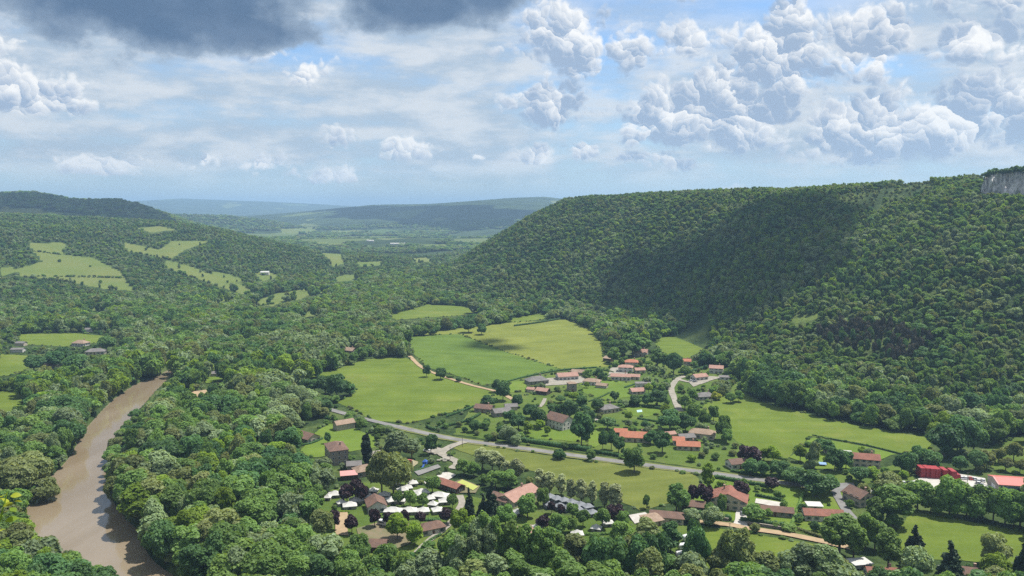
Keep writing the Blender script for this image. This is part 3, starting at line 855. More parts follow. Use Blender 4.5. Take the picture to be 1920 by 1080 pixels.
    for px, mat, lb, nm in [
        ([(1688, 912), (1724, 898), (1800, 890), (1846, 898), (1862, 930), (1800, 926), (1740, 922), (1700, 924)], 'paving', 'pale concrete yard of the red containers', 'yard'),
        ([(1560, 908), (1600, 906), (1606, 920), (1564, 924)], 'asphalt', 'asphalt square beside the stone house', 'yard'),
        ([(1850, 926), (1930, 940), (1930, 956), (1880, 942)], 'paving', 'pale concrete apron in front of the blue hall', 'yard'),
        ([(1382, 956), (1398, 953), (1402, 990), (1376, 984)], 'paving', 'pale paved drive between two hedges', 'drive'),
        ([(1418, 936), (1466, 944), (1466, 955), (1416, 944)], 'paving', 'white pool terrace behind the long low house', 'terrace'),
        ([(632, 962), (652, 962), (652, 1006), (628, 1004)], 'sand', 'orange sandy ground between the plum trees', 'sandy_ground'),
        ([(684, 1014), (712, 990), (740, 996), (760, 1014), (735, 1024), (700, 1022)], 'sand', 'orange sandy mound in the campsite', 'sandy_ground'),
        ([(668, 992), (705, 982), (780, 984), (800, 992), (778, 1016), (745, 1030), (700, 1030), (672, 1012)], 'dirt', 'bare brown ground of the campsite', 'dirt_ground'),
        ([(794, 905), (812, 896), (838, 886), (856, 892), (838, 903), (802, 918)], 'paving', 'pale pool surround', 'terrace'),
        ([(776, 886), (822, 872), (826, 878), (784, 893)], 'asphalt', 'grey ramp beside the playground', 'ramp'),
        ([(846, 908), (866, 900), (900, 913), (892, 926), (862, 926)], 'dirt', 'dark ground round the yellow pitch', 'dirt_ground'),
        ([(955, 990), (1000, 985), (1010, 998), (960, 1006)], 'dirt', 'bare ground behind the poplars', 'dirt_ground'),
        ([(1180, 968), (1210, 962), (1225, 974), (1190, 984)], 'paving', 'pale yard beside the brown roofs', 'yard'),
        ([(690, 848), (724, 844), (734, 862), (704, 866)], 'gravel', 'pale yard beside the dark cypress', 'yard'),
        ([(1145, 690), (1170, 688), (1178, 702), (1140, 708)], 'gravel', 'pale yard between the hamlet houses', 'yard'),
        ([(1025, 710), (1090, 706), (1110, 716), (1060, 722), (1022, 724)], 'gravel', 'gravel court of the hamlet', 'yard'),
        ([(1290, 716), (1330, 706), (1352, 708), (1300, 726)], 'gravel', 'gravel yard of the white houses', 'yard'),
        ([(340, 738), (386, 732), (392, 740), (350, 750)], 'sand', 'sandy clearing in the riverside wood', 'sandy_ground'),
        ([(382, 706), (420, 702), (426, 712), (386, 720)], 'lawn', 'small lawn in the riverside wood', 'lawn')]:
        field(px, mat, lb, z=.28 if mat != 'gravel' else .24, name=nm, amp=.3)
    field([(857, 907), (867, 902), (897, 915), (887, 922)], 'pitch', 'yellow green ball pitch', z=.52, name='ball_pitch', amp=0)


build_ground()

# ------------------------------------------------------------------ small mesh kit
def box(V, F, c, s, rz=0.0):
    i = len(V)
    ca, sa = math.cos(rz), math.sin(rz)
    for dx, dy, dz in ((-1, -1, -1), (1, -1, -1), (1, 1, -1), (-1, 1, -1), (-1, -1, 1), (1, -1, 1), (1, 1, 1), (-1, 1, 1)):
        x, y = dx * s[0] / 2, dy * s[1] / 2
        V.append((c[0] + x * ca - y * sa, c[1] + x * sa + y * ca, c[2] + dz * s[2] / 2))
    F += [(i, i + 3, i + 2, i + 1), (i + 4, i + 5, i + 6, i + 7), (i, i + 1, i + 5, i + 4), (i + 1, i + 2, i + 6, i + 5), (i + 2, i + 3, i + 7, i + 6), (i + 3, i, i + 4, i + 7)]


def boxes(name, lst, mat):
    V, F = [], []
    for b in lst: box(V, F, *b)
    return mesh_from(name, V, F, MAT[mat] if isinstance(mat, str) else mat)


def prism(name, prof, x0, x1, mat, bevel=0.0):
    """profile (y, z) drawn out along x"""
    n = len(prof)
    V = [(x0, a, b) for a, b in prof] + [(x1, a, b) for a, b in prof]
    F = [tuple(range(n)), tuple(range(2 * n - 1, n - 1, -1))] + [(i, i + n, (i + 1) % n + n, (i + 1) % n) for i in range(n)]
    me = mesh_from(name, V, F, MAT[mat])
    bm = bmesh.new(); bm.from_mesh(me); bmesh.ops.recalc_face_normals(bm, faces=bm.faces)
    if bevel: bmesh.ops.bevel(bm, geom=list(bm.edges), offset=bevel, segments=2, affect='EDGES')
    bm.to_mesh(me); bm.free()
    return me


def cyl(name, r, h, mat, n=12, r2=None):
    r2 = r if r2 is None else r2
    V = [(r * math.cos(2 * math.pi * k / n), r * math.sin(2 * math.pi * k / n), 0) for k in range(n)] + [(r2 * math.cos(2 * math.pi * k / n), r2 * math.sin(2 * math.pi * k / n), h) for k in range(n)]
    F = [tuple(range(n - 1, -1, -1)), tuple(range(n, 2 * n))] + [(k, (k + 1) % n, n + (k + 1) % n, n + k) for k in range(n)]
    return mesh_from(name, V, F, MAT[mat])


ALL_THINGS = []     # (object, photo x, label stem) for the ordinal pass
LANDMARK = []       # (x, y, phrase) that labels of trees may refer to


def box_keep(x, y, r, h, soft=.85):
    """photo outline of a thing, kept free of trees in front"""
    a, b = proj(np.array([x]), np.array([y]), np.array([0.3])); c, d = proj(np.array([x]), np.array([y]), np.array([h]))
    w = FPX * r / math.hypot(x, y, H) * soft
    KEEP.append([(a[0] - w, b[0] - 2), (a[0] + w, b[0] - 2), (a[0] + w, d[0] - 1), (a[0] - w, d[0] - 1)])


_win = {}


def window_mesh(w, h, kind):
    k = (round(w, 2), round(h, 2), kind)
    if k not in _win:
        lst = [((0, -.04, 0), (w, .10, h))]
        f = boxes('window', lst, 'white_frame')
        if kind == 's':
            f = boxes('window', lst + [((-w * .78, -.05, 0), (w * .5, .08, h)), ((w * .78, -.05, 0), (w * .5, .08, h))], 'shutter')
        _win[k] = (f, boxes('pane', [((0, -.06, 0), (w * .84, .12, h * .86))], 'glass'))
    return _win[k]


_door = {}


def house(px, py, L, W, yaw, wh, rh, roof, wall, roofm, label, short=None, chim=1, win=1, name='house', cat='house', over=.5, shut=True, z=None, group=None, keep=True):
    x, y = P(px, py)
    zb = .1 if z is None else z
    if z is not None: x, y, zb = raycast(px, py)
    root = empty(name, (x, y, zb), R(yaw))
    tag(root, label, cat, group)
    hl, hw = L / 2, W / 2
    if roof == 'gable':
        prof = [(-hw, -.6), (hw, -.6), (hw, wh), (0, wh + rh * .97), (-hw, wh)]
        obj('wall', prism('wall', prof, -hl, hl, wall), root)
        t = .22
        def up(yv): return wh + rh * (1 - abs(yv) / hw) + .05
        o = hw + over
        rprof = [(-o, up(o)), (0, up(0)), (o, up(o)), (o, up(o) + t), (0, up(0) + t), (-o, up(o) + t)]
        rf = obj('roof', prism('roof', rprof, -hl - over, hl + over, roofm), root)
        cz = wh + rh * .62
    elif roof == 'hip':
        obj('wall', boxes('wall', [((0, 0, wh / 2 - .3), (L, W, wh + .6))], wall), root)
        a, b = hl + over, hw + over
        rl = max(.4, hl - hw * .85)
        V = [(-a, -b, wh - .1), (a, -b, wh - .1), (a, b, wh - .1), (-a, b, wh - .1), (-a, -b, wh + .12), (a, -b, wh + .12), (a, b, wh + .12), (-a, b, wh + .12), (-rl, 0, wh + rh), (rl, 0, wh + rh)]
        F = [(3, 2, 1, 0), (0, 1, 5, 4), (1, 2, 6, 5), (2, 3, 7, 6), (3, 0, 4, 7), (4, 5, 9, 8), (5, 6, 9), (6, 7, 8, 9), (7, 4, 8)]
        rf = obj('roof', mesh_from('roof', V, F, MAT[roofm]), root)
        cz = wh + rh * .6
    else:   # mono pitch
        prof = [(-hw, -.6), (hw, -.6), (hw, wh + rh), (-hw, wh)]
        obj('wall', prism('wall', prof, -hl, hl, wall), root)
        sl = rh / W
        o = hw + over
        rprof = [(-o, wh - sl * over + .04), (o, wh + rh + sl * over + .04), (o, wh + rh + sl * over + .24), (-o, wh - sl * over + .24)]
        rf = obj('roof', prism('roof', rprof, -hl - over, hl + over, roofm), root)
        cz = wh
    if chim:
        obj('chimney', boxes('chimney', [((hl * .45, hw * .28, cz + .7), (.8, .8, rh * .8 + 1.2)), ((hl * .45, hw * .28, cz + 1.35 + rh * .4), (1.0, 1.0, .14))], 'chimney'), rf)
    # openings on the walls that face the valley viewpoint
    if win:
        storeys = max(1, int(round(wh / 2.8)))
        ca, sa = math.cos(R(yaw)), math.sin(R(yaw))
        door_done = False
        for nx, ny, ln in ((0, -1, L), (0, 1, L), (1, 0, W), (-1, 0, W)):
            wx, wy = nx * ca - ny * sa, nx * sa + ny * ca
            if wx * (-x) + wy * (-y) < .12 * math.hypot(x, y): continue
            n = max(1, int(ln / 3.3))
            rzw = math.atan2(ny, nx) + math.pi / 2
            for s in range(storeys):
                for k in range(n):
                    u = (k + .5) / n * ln - ln / 2
                    cx, cyy = (nx * hl, u) if nx else (u, ny * hw)
                    if s == 0 and not door_done and k == n // 2:
                        if 'd' not in _door: _door['d'] = boxes('door', [((0, -.05, 0), (1.1, .14, 2.1))], 'brown_door')
                        d = obj('door', _door['d'], root, (cx, cyy, 1.1), rzw); door_done = True
                        continue
                    wmesh, pmesh = window_mesh(1.15, 1.3, 's' if shut else 'p')
                    wn = obj('window', wmesh, root, (cx, cyy, 1.55 + s * 2.75), rzw)
                    obj('pane', pmesh, wn)
    OPEN.append([(x + (a * hl * 1.15) * math.cos(R(yaw)) - (b * hw * 1.25) * math.sin(R(yaw)), y + (a * hl * 1.15) * math.sin(R(yaw)) + (b * hw * 1.25) * math.cos(R(yaw))) for a, b in ((-1, -1), (1, -1), (1, 1), (-1, 1))])
    if keep: box_keep(x, y, max(abs(hl * math.cos(R(yaw))), abs(hw * math.sin(R(yaw)))) + 1, wh + rh)
    LANDMARK.append((x, y, short or label))
    return root


def build_houses():
    h = house
    # old farm by the campsite
    h(631, 864, 17, 10.5, -66, 8.6, 2.4, 'hip', 'stone_wall', 'roof_brown', 'tall grey three storey farmhouse with hipped brown roof', 'tall grey farmhouse', shut=False)
    h(645, 804, 13, 7, 36, 4.2, 2.0, 'gable', 'pale_stone', 'roof_tan', 'long stone barn with tan roof at the top of the farm lawn', 'stone barn on the lawn', chim=0, win=0, name='barn', cat='barn')
    h(577, 826, 13, 10, -38, 2.8, 2.6, 'gable', 'cream_wall', 'roof_brown', 'low cream house with brown roof among trees beside the farm lawn', 'low cream house by the lawn', chim=0)
    h(683, 889, 11, 9, 30, 3.0, 2.6, 'hip', 'stone_wall', 'roof_tan', 'low house with hipped tan roof in front of the grey farmhouse', 'hipped tan roof', chim=0)
    h(664, 880, 8, 7, 12, 3.2, 1.6, 'gable', 'stone_wall', 'roof_grey', 'small grey roofed outbuilding right behind the pink shed', 'grey outbuilding', chim=0, win=0, name='outbuilding', cat='shed')
    h(654, 897, 8.5, 6, 14, 2.6, .5, 'mono', 'dark_timber', 'metal_pink', 'open shed with flat pink metal roof', 'pink roofed shed', chim=0, win=0, name='shed', cat='shed')
    h(705, 955, 11, 9, -72, 3.4, 2.6, 'gable', 'white_wall', 'roof_brown', 'brown gabled lodge with white front in the tent camp', 'brown gabled lodge', chim=0)
    h(808, 998, 12, 7, 28, 2.8, 2.4, 'hip', 'white_wall', 'roof_brown', 'wash house with hipped brown roof beside the camp path', 'brown wash house', chim=0)
    h(702, 1030, 11, 7, -4, 2.6, 2.0, 'gable', 'dark_timber', 'roof_brown', 'brown roofed shelter in front of the sandy mound', 'brown shelter', chim=0, win=0, name='shelter', cat='shelter')
    h(843, 917, 17, 6.5, -42, 3.0, 1.4, 'gable', 'dark_timber', 'roof_red', 'long dark timber hall with rust red roof beside the pitch', 'rust red hall roof', chim=0)
    h(972, 938, 22, 11, 52, 3.4, 2.4, 'gable', 'cream_wall', 'roof_pink', 'camp main building with long salmon tiled roof', 'salmon roofed camp building', chim=1)
    h(942, 944, 11, 8, -40, 3.0, 2.0, 'gable', 'cream_wall', 'roof_brown', 'brown roofed wing left of the salmon camp roof', 'brown camp wing', chim=0)
    h(985, 1008, 8, 6, 30, 2.6, 1.2, 'mono', 'cream_wall', 'roof_pink', 'small pink roofed hut behind the poplars', 'pink hut', chim=0, name='hut', cat='hut')
    h(1250, 976, 16, 8, -14, 2.8, 2.0, 'hip', 'cream_wall', 'roof_brown', 'long brown hipped roof behind the row of caravans', 'long brown roof by the caravans', chim=0)
    h(1222, 984, 9, 6, 25, 2.6, 1.2, 'mono', 'cream_wall', 'roof_tan', 'tan lean-to roof at the corner of the pale yard', 'tan lean-to', chim=0, name='lean_to', cat='shed')
    # along the main road
    h(1366, 948, 13, 18, 70, 4.6, 3.6, 'gable', 'cream_wall', 'roof_red', 'wide cream house with red gable roof facing the hedge gate', 'wide cream gable house')
    h(1300, 954, 11, 7, -16, 2.4, 1.8, 'gable', 'dark_timber', 'roof_brown', 'low brown garage roof left of the wide cream house', 'low brown garage', chim=0, win=0, name='garage', cat='garage')
    h(1452, 965, 17, 6, -14, 2.6, 1.6, 'gable', 'stone_wall', 'roof_brown', 'long low stone house in front of the white pool terrace', 'long low stone house', chim=0)
    h(1542, 973, 18, 8, -8, 3.0, 1.8, 'gable', 'white_wall', 'roof_red', 'white bungalow with red brown roof beside the clipped hedge', 'white bungalow by the hedge', chim=0)
    h(1382, 876, 11, 8, 14, 3.2, 1.8, 'gable', 'white_wall', 'roof_brown', 'white house with brown roof on the far side of the road', 'white house beyond the road', chim=0)
    h(1623, 874, 14, 8.5, -16, 5.2, 2.2, 'gable', 'cream_wall', 'roof_red', 'two storey house with rust red roof below the forest meadow', 'rust red two storey house')
    h(1610, 942, 12, 10, -70, 4.4, 2.8, 'gable', 'pale_stone', 'roof_brown', 'old pale stone house with gable beside the lane', 'old pale stone house')
    h(1655, 1084, 13, 7, -6, 2.8, 1.6, 'gable', 'cream_wall', 'roof_red', 'red roof just entering at the lower edge near the pool', 'red roof at the lower edge', keep=False)
    h(1812, 1084, 14, 8, -16, 2.8, 1.8, 'gable', 'cream_wall', 'roof_brown', 'brown roofs at the lower edge beside the dark conifer', 'brown roof at the lower edge', keep=False)
    # hamlet
    h(1049, 801, 17, 11, -48, 5.8, 3.6, 'gable', 'white_wall', 'roof_brown', 'large white gabled house with dark brown roof on a lawn', 'large white gabled house', chim=0, shut=False)
    h(1191, 826, 19, 9.5, -10, 3.2, 2.6, 'gable', 'cream_wall', 'roof_orange', 'bungalow with big bright orange tiled roof', 'big bright orange roof')
    h(1164, 816, 8, 6, -8, 2.8, 1.6, 'gable', 'cream_wall', 'roof_orange', 'orange roofed annexe left of the big orange roof', 'orange annexe', chim=0)
    h(1290, 842, 14, 7, -8, 2.8, 2.0, 'gable', 'cream_wall', 'roof_orange', 'low house with bright orange roof near the road trees', 'low bright orange roof')
    h(1272, 833, 7, 6, -8, 3.2, 1.6, 'gable', 'cream_wall', 'roof_orange', 'small orange gable left of the low orange roof', 'small orange gable', chim=0)
    h(1286, 826, 10, 7, 10, 2.8, 1.6, 'gable', 'stone_wall', 'roof_grey', 'grey brown roof right behind the low orange roof', 'grey brown roof', chim=0)
    h(1317, 820, 16, 9, -22, 3.4, 2.4, 'hip', 'cream_wall', 'roof_tan', 'house with hipped grey tan roof at the meadow edge', 'hipped grey tan roof')
    h(1255, 820, 7, 5, 20, 2.6, 1.2, 'gable', 'cream_wall', 'roof_pink', 'small salmon roofed hut between the orange roofs', 'small salmon hut', chim=0, win=0, name='hut', cat='hut')
    h(1139, 772, 14, 10, 28, 3.2, 2.4, 'hip', 'cream_wall', 'roof_grey', 'house with big grey roof behind a round tree', 'big grey roof')
    h(1018, 739, 10, 7, -30, 3.2, 1.8, 'gable', 'dark_timber', 'roof_pink', 'dark barn with pink brown roof at the lower end of the hamlet', 'dark hamlet barn', chim=0, win=0, name='barn', cat='barn')
    h(996, 735, 6, 5, -20, 2.6, 1.2, 'gable', 'cream_wall', 'roof_pink', 'small pink roofed hut left of the dark barn', 'small pink hut', chim=0, win=0, name='hut', cat='hut')
    h(1072, 733, 6.5, 6.5, 14, 6.6, 1.4, 'hip', 'stone_wall', 'roof_tan', 'square grey stone dovecote tower in the hamlet', 'stone tower', chim=0, name='dovecote_tower', cat='tower')
    h(1006, 719, 18, 11, 22, 3.2, 3.2, 'hip', 'stone_wall', 'roof_grey', 'hamlet house with broad grey slate roof', 'broad grey slate roof')
    h(1063, 711, 18, 10, 14, 3.4, 2.4, 'gable', 'white_wall', 'roof_pink', 'white hamlet house with pale pink roof beside the slate roof', 'white house with pale pink roof')
    h(1084, 703, 11, 7, -16, 3.0, 1.8, 'gable', 'cream_wall', 'roof_tan', 'tan roofed wing behind the white pink roofed house', 'tan roofed wing', chim=0)
    h(1110, 721, 14, 9, -18, 3.2, 2.2, 'hip', 'white_wall', 'roof_tan', 'white house with hipped tan roof in the middle of the hamlet', 'white house with hipped tan roof')
    h(1129, 727, 9, 6, -24, 2.4, 1.4, 'gable', 'pale_stone', 'roof_tan', 'low stone outhouse with tan roof right of the hipped white house', 'low stone outhouse', chim=0, win=0, name='outhouse', cat='shed')
    h(1164, 712, 17, 8, -10, 3.4, 1.8, 'gable', 'white_wall', 'roof_pink', 'long white house with salmon roof above the hamlet lawn', 'long white house')
    h(1190, 711, 9, 7, -14, 2.8, 1.6, 'gable', 'cream_wall', 'roof_pink', 'salmon roofed garage right of the long white house', 'salmon garage', chim=0, name='garage', cat='garage')
    h(1173, 697, 13, 9, -12, 4.6, 2.0, 'hip', 'white_wall', 'roof_pink', 'white two storey house behind the long white house', 'white two storey house', chim=0)
    h(1184, 687, 12, 9, -8, 4.6, 2.2, 'hip', 'cream_wall', 'roof_orange', 'house with bright orange hipped roof at the top of the hamlet', 'bright orange hipped roof')
    h(1199, 699, 9, 7, 8, 3.0, 1.6, 'gable', 'cream_wall', 'roof_pink', 'small pinkish roof right of the white two storey house', 'small pinkish roof', chim=0)
    h(1140, 678, 8, 6, -34, 3.4, 1.2, 'mono', 'dark_timber', 'roof_tan', 'dark timber shed with pale roof at the hay field corner', 'dark timber shed', chim=0, win=0, name='shed', cat='shed')
    h(1202, 667, 13, 9, -18, 4.2, 2.6, 'gable', 'pale_stone', 'roof_pink', 'old house with pinkish roof among tall trees above the hamlet', 'old pinkish house', chim=1)
    h(1205, 726, 12, 5, 6, 3.6, .3, 'mono', 'white_wall', 'roof_grey', 'white modern house with flat grey roof', 'white modern house', chim=0, shut=False)
    h(1194, 738, 11, 8, 14, 2.6, 2.0, 'gable', 'cream_wall', 'roof_pink', 'faded pink roof below the white modern house', 'faded pink roof', chim=0)
    h(1322, 748, 14, 9, 10, 2.8, 2.6, 'hip', 'cream_wall', 'roof_grey', 'cottage with hipped grey roof beside the yellow bush', 'cottage by the yellow bush')
    h(1311, 712, 13, 8, 22, 3.2, 2.0, 'gable', 'white_wall', 'roof_pink', 'white house with pink roof on the gravel lane', 'white house on the lane')
    h(1343, 699, 12, 9, -18, 4.8, 2.0, 'gable', 'white_wall', 'roof_pink', 'taller white house with pink roof under the forest', 'taller white house under the forest')
    h(1358, 712, 8, 6, -10, 2.6, .4, 'mono', 'white_wall', 'roof_grey', 'white flat roofed garage at the end of the lane', 'white garage', chim=0, name='garage', cat='garage')
    h(1284, 683, 11, 7, -10, 3.4, 1.8, 'gable', 'cream_wall', 'roof_orange', 'orange roofed house half hidden behind a round dark tree', 'half hidden orange roof')
    h(908, 772, 13, 8, -20, 3.2, 2.2, 'gable', 'stone_wall', 'roof_brown', 'brown roofed house at the end of the farm track', 'brown roof by the farm track')
    h(940, 779, 13, 8, 24, 3.2, 2.2, 'gable', 'stone_wall', 'roof_grey', 'grey roofed barn next to the farm track house', 'grey barn by the farm track', chim=0)
    h(958, 768, 9, 6, 10, 2.8, 1.6, 'gable', 'cream_wall', 'roof_grey', 'small grey outbuilding beyond the farm track barn', 'small grey outbuilding', chim=0, win=0, name='outbuilding', cat='shed')
    # far bank and meadow edge
    h(152, 648, 15, 10, -14, 3.2, 3.0, 'hip', 'white_wall', 'roof_tan', 'white house with hipped tan roof on the far bank meadow', 'white far bank house')
    h(180, 664, 18, 10, 12, 3.2, 2.8, 'hip', 'cream_wall', 'roof_grey', 'house with grey hipped roof on the far bank', 'grey roofed far bank house')
    h(34, 660, 12, 6, 4, 3.0, 1.2, 'gable', 'white_wall', 'roof_grey', 'long white shed beside the far bank meadow', 'long white shed', chim=0, win=0, name='shed', cat='shed')
    h(40, 648, 10, 6, -6, 3.0, 1.4, 'gable', 'cream_wall', 'roof_grey', 'small grey shed behind the long white shed', 'small grey shed', chim=0, win=0, name='shed', cat='shed')
    h(95, 690, 12, 8, 10, 3.0, 2.0, 'gable', 'cream_wall', 'roof_pink', 'pink roofed house among hedges on the far bank', 'pink far bank house', chim=0)
    h(156, 690, 8, 7, -20, 3.6, 1.8, 'gable', 'white_wall', 'roof_pink', 'narrow pinkish house behind a dark tree on the far bank', 'narrow pinkish house', chim=0)
    h(168, 622, 9, 6, 10, 3.0, 1.6, 'gable', 'white_wall', 'roof_grey', 'white cottage at the far end of the pale meadow', 'white cottage', chim=0, win=0)
    h(655, 662, 14, 9, -26, 3.4, 2.4, 'gable', 'stone_wall', 'roof_tan', 'stone farmhouse behind the big meadow hidden by trees', 'stone farmhouse behind the meadow')
    h(663, 644, 9, 5, 8, 3.0, 1.0, 'mono', 'white_wall', 'roof_grey', 'white shed behind the hidden stone farmhouse', 'white shed behind the farmhouse', chim=0, win=0, name='shed', cat='shed')
    h(445, 740, 12, 7, -16, 3.0, 2.0, 'gable', 'white_wall', 'roof_pink', 'pink roofed house in the riverside wood', 'pink roof in the wood', chim=0)
    h(400, 706, 8, 5, 10, 2.8, 1.2, 'mono', 'cream_wall', 'roof_grey', 'small hut on the lawn in the riverside wood', 'small riverside hut', chim=0, win=0, name='hut', cat='hut')
    # far white farm halls in the next valley
    for a, b, L, W, lb in ((747, 459, 60, 18, 'long white farm hall in the far valley'), (697, 453.5, 16, 12, 'square white hall in the far valley'), (690, 453, 9, 8, 'small white hall left of the square far hall'), (765, 459, 10, 8, 'small white shed right of the long far hall'), (497, 515, 16, 9, 'white house alone on the wooded slope')):
        h(a, b, L, W, 4, 5.0, 2.0, 'gable', 'white_wall', 'canvas_white', lb, lb, chim=0, win=0, name='farm_hall', cat='hall', z=1)


# ------------------------------------------------------------------ the hall, containers, tents, caravans, cars, pools, playground
def build_hall():
    x, y = P(1900, 924)
    r = empty('industrial_hall', (x, y, .15), R(-12)); tag(r, 'industrial hall with red metal roof and dark blue front', 'hall')
    L, W, wh, rh = 44, 15, 6.2, 1.6
    x0, x1 = -10.0, L - 10.0
    hw = W / 2
    obj('wall', prism('wall', [(-hw, -.6), (hw, -.6), (hw, wh), (0, wh + rh * .95), (-hw, wh)], x0, x1, 'pale_stone'), r)
    o = hw + .4
    rf = obj('roof', prism('roof', [(-o, wh - .02), (0, wh + rh + .08), (o, wh - .02), (o, wh + .16), (0, wh + rh + .26), (-o, wh + .16)], x0 - .4, x1 + .4, 'metal_red'), r)
    for k in (0, 14.2, 28.4):
        obj('ridge_strip', prism('ridge_strip', [(-o - .05, wh + .14), (0, wh + rh + .24), (0, wh + rh + .34), (-o - .05, wh + .24)], x0 - .4 + k, x0 + k + .3, 'metal_pink'), rf)
    for k in range(11):
        p = obj('wall_panel', boxes('wall_panel', [((0, 0, 0), (3.7, .14, 4.6))], 'blue_wall'), r, (x0 + 2.2 + k * 3.9, -hw - .06, 3.2))
        if k in (2, 3, 6):
            obj('window', boxes('window', [((0, -.1, .9), (2.6, .1, 1.0))], 'car_white' if k == 3 else 'glass'), p)
    obj('gate', boxes('gate', [((0, 0, 0), (.14, 5.0, 4.2))], 'white_frame'), r, (x0 - .07, -1.0, 2.2))
    OPEN.append([(x - 14, y - 12), (x + 60, y - 22), (x + 60, y + 12), (x - 14, y + 12)])
    KEEP.append([(1850, 884), (1925, 886), (1925, 930), (1858, 918)])
    LANDMARK.append((x, y, 'red roofed hall'))


def container_protos():
    L, W, Hh = 6.1, 2.5, 2.75
    body = boxes('body', [((0, 0, Hh / 2), (W, L, Hh - .1))], 'container_red')
    rib = boxes('rib', [((0, 0, Hh / 2), (W + .12, .16, Hh - .2))], 'container_red')
    frame = boxes('end_frame', [((sx * W / 2, 0, Hh / 2), (.18, .18, Hh)) for sx in (-1, 1)] + [((0, 0, zz), (W, .16, .18)) for zz in (.1, Hh - .08)], 'container_red')
    door = boxes('door', [((0, -L / 2 - .03, Hh / 2), (1.08, .10, Hh - .3))], 'container_red')
    return body, rib, frame, door


def build_containers():
    body, rib, frame, door = container_protos()
    cols = [(1731, 897, 'leftmost'), (1741.5, 897.5, 'second'), (1750.5, 898.5, 'third'), (1759.5, 899, 'fourth'), (1773.5, 901, 'fifth'), (1789.5, 903.5, 'sixth'), (1797, 900, 'rightmost')]
    for i, (px, py, od) in enumerate(cols):
        x, y = P(px, py)
        for lv in (0, 1):
            if i == 6 and lv: continue
            r = empty('shipping_container', (x, y + 3.0, .3 + lv * 2.85), R(-4 + random.uniform(-1.5, 1.5)))
            tag(r, f'red shipping container, {"upper" if lv else "lower"} one in the {od} stack of the yard' if i < 6 else 'single red shipping container right of the red stacks', 'container', 'red shipping containers stacked in the yard')
            obj('body', body, r)
            for k in range(5): obj('rib', rib, r, (0, -2.3 + k * 1.15, 0))
            
            for s in (-1, 1): obj('end_frame', frame, r, (0, s * 3.05, 0)); obj('door', door, r, (s * .58, 0, 0))
    KEEP.append([(1724, 880), (1800, 880), (1800, 904), (1724, 904)])
    KEEP.append([(1700, 900), (1724, 896), (1846, 896), (1852, 912), (1800, 918), (1740, 914), (1700, 912)])
    LANDMARK.append((*P(1760, 895), 'red containers'))


_tent = {}


def tent(px, py, kind, w, d, yaw, label, group, wh=1.8, rh=1.7):
    x, y = P(px, py)
    r = empty('tent' if kind != 'pavilion' else 'pavilion', (x, y, .12), R(yaw))
    tag(r, label, 'tent', group)
    canvas, side = {'white': ('canvas_white', 'canvas_cream'), 'grey': ('canvas_grey', 'canvas_grey'), 'pavilion': ('canvas_white', 'canvas_white')}[kind]
    k = (kind, w, d, wh, rh)
    if k not in _tent:
        a, b = w / 2 + .35, d / 2 + .35
        n = 6
        V, F = [], []
        # canvas roof with a slight sag between ridge and eaves, and a valance
        rl = max(.05, a - b) if kind != 'pavilion' else .05
        rings = []
        for s in range(n + 1):
            t = s / n
            sag = -.14 * math.sin(math.pi * t) * rh
            hx, hy = a + (rl - a) * t, b * (1 - t) + .02 * t
            zz = wh + rh * t + sag
            rings.append([(-hx, -hy, zz), (hx, -hy, zz), (hx, hy, zz), (-hx, hy, zz)])
        for q in [[(-a, -b, wh - .22), (a, -b, wh - .22), (a, b, wh - .22), (-a, b, wh - .22)]] + rings: V += q
        for s in range(n + 1):
            for e in range(4):
                F.append((s * 4 + e, s * 4 + (e + 1) % 4, s * 4 + 4 + (e + 1) % 4, s * 4 + 4 + e))
        m = (n + 1) * 4; F.append((m, m + 1, m + 2, m + 3)); F.append((3, 2, 1, 0))
        _tent[k] = (mesh_from('canvas_roof', V, F, MAT[canvas]), boxes('canvas_wall', [((0, d * .06, wh / 2 - .03), (w, d * .88, wh - .1))], side),
                    boxes('door_flap', [((0, -d * .385, wh * .45), (1.3, .08, wh * .84))], 'canvas_dark'), cyl('pole', .05, wh, 'pole', 6))
    rm, wm, dm, pm = _tent[k]
    obj('canvas_roof', rm, r); obj('canvas_wall', wm, r); obj('door_flap', dm, r)
    for sx in (-1, 1): obj('pole', pm, r, (sx * w / 2, -d / 2, 0))
    OPEN.append([(x - w * .6, y - d * .7), (x + w * .6, y - d * .7), (x + w * .6, y + d * .6), (x - w * .6, y + d * .6)])
    box_keep(x, y, w / 2, wh + rh * .8)
    ALL_THINGS.append((r, px))
    return r


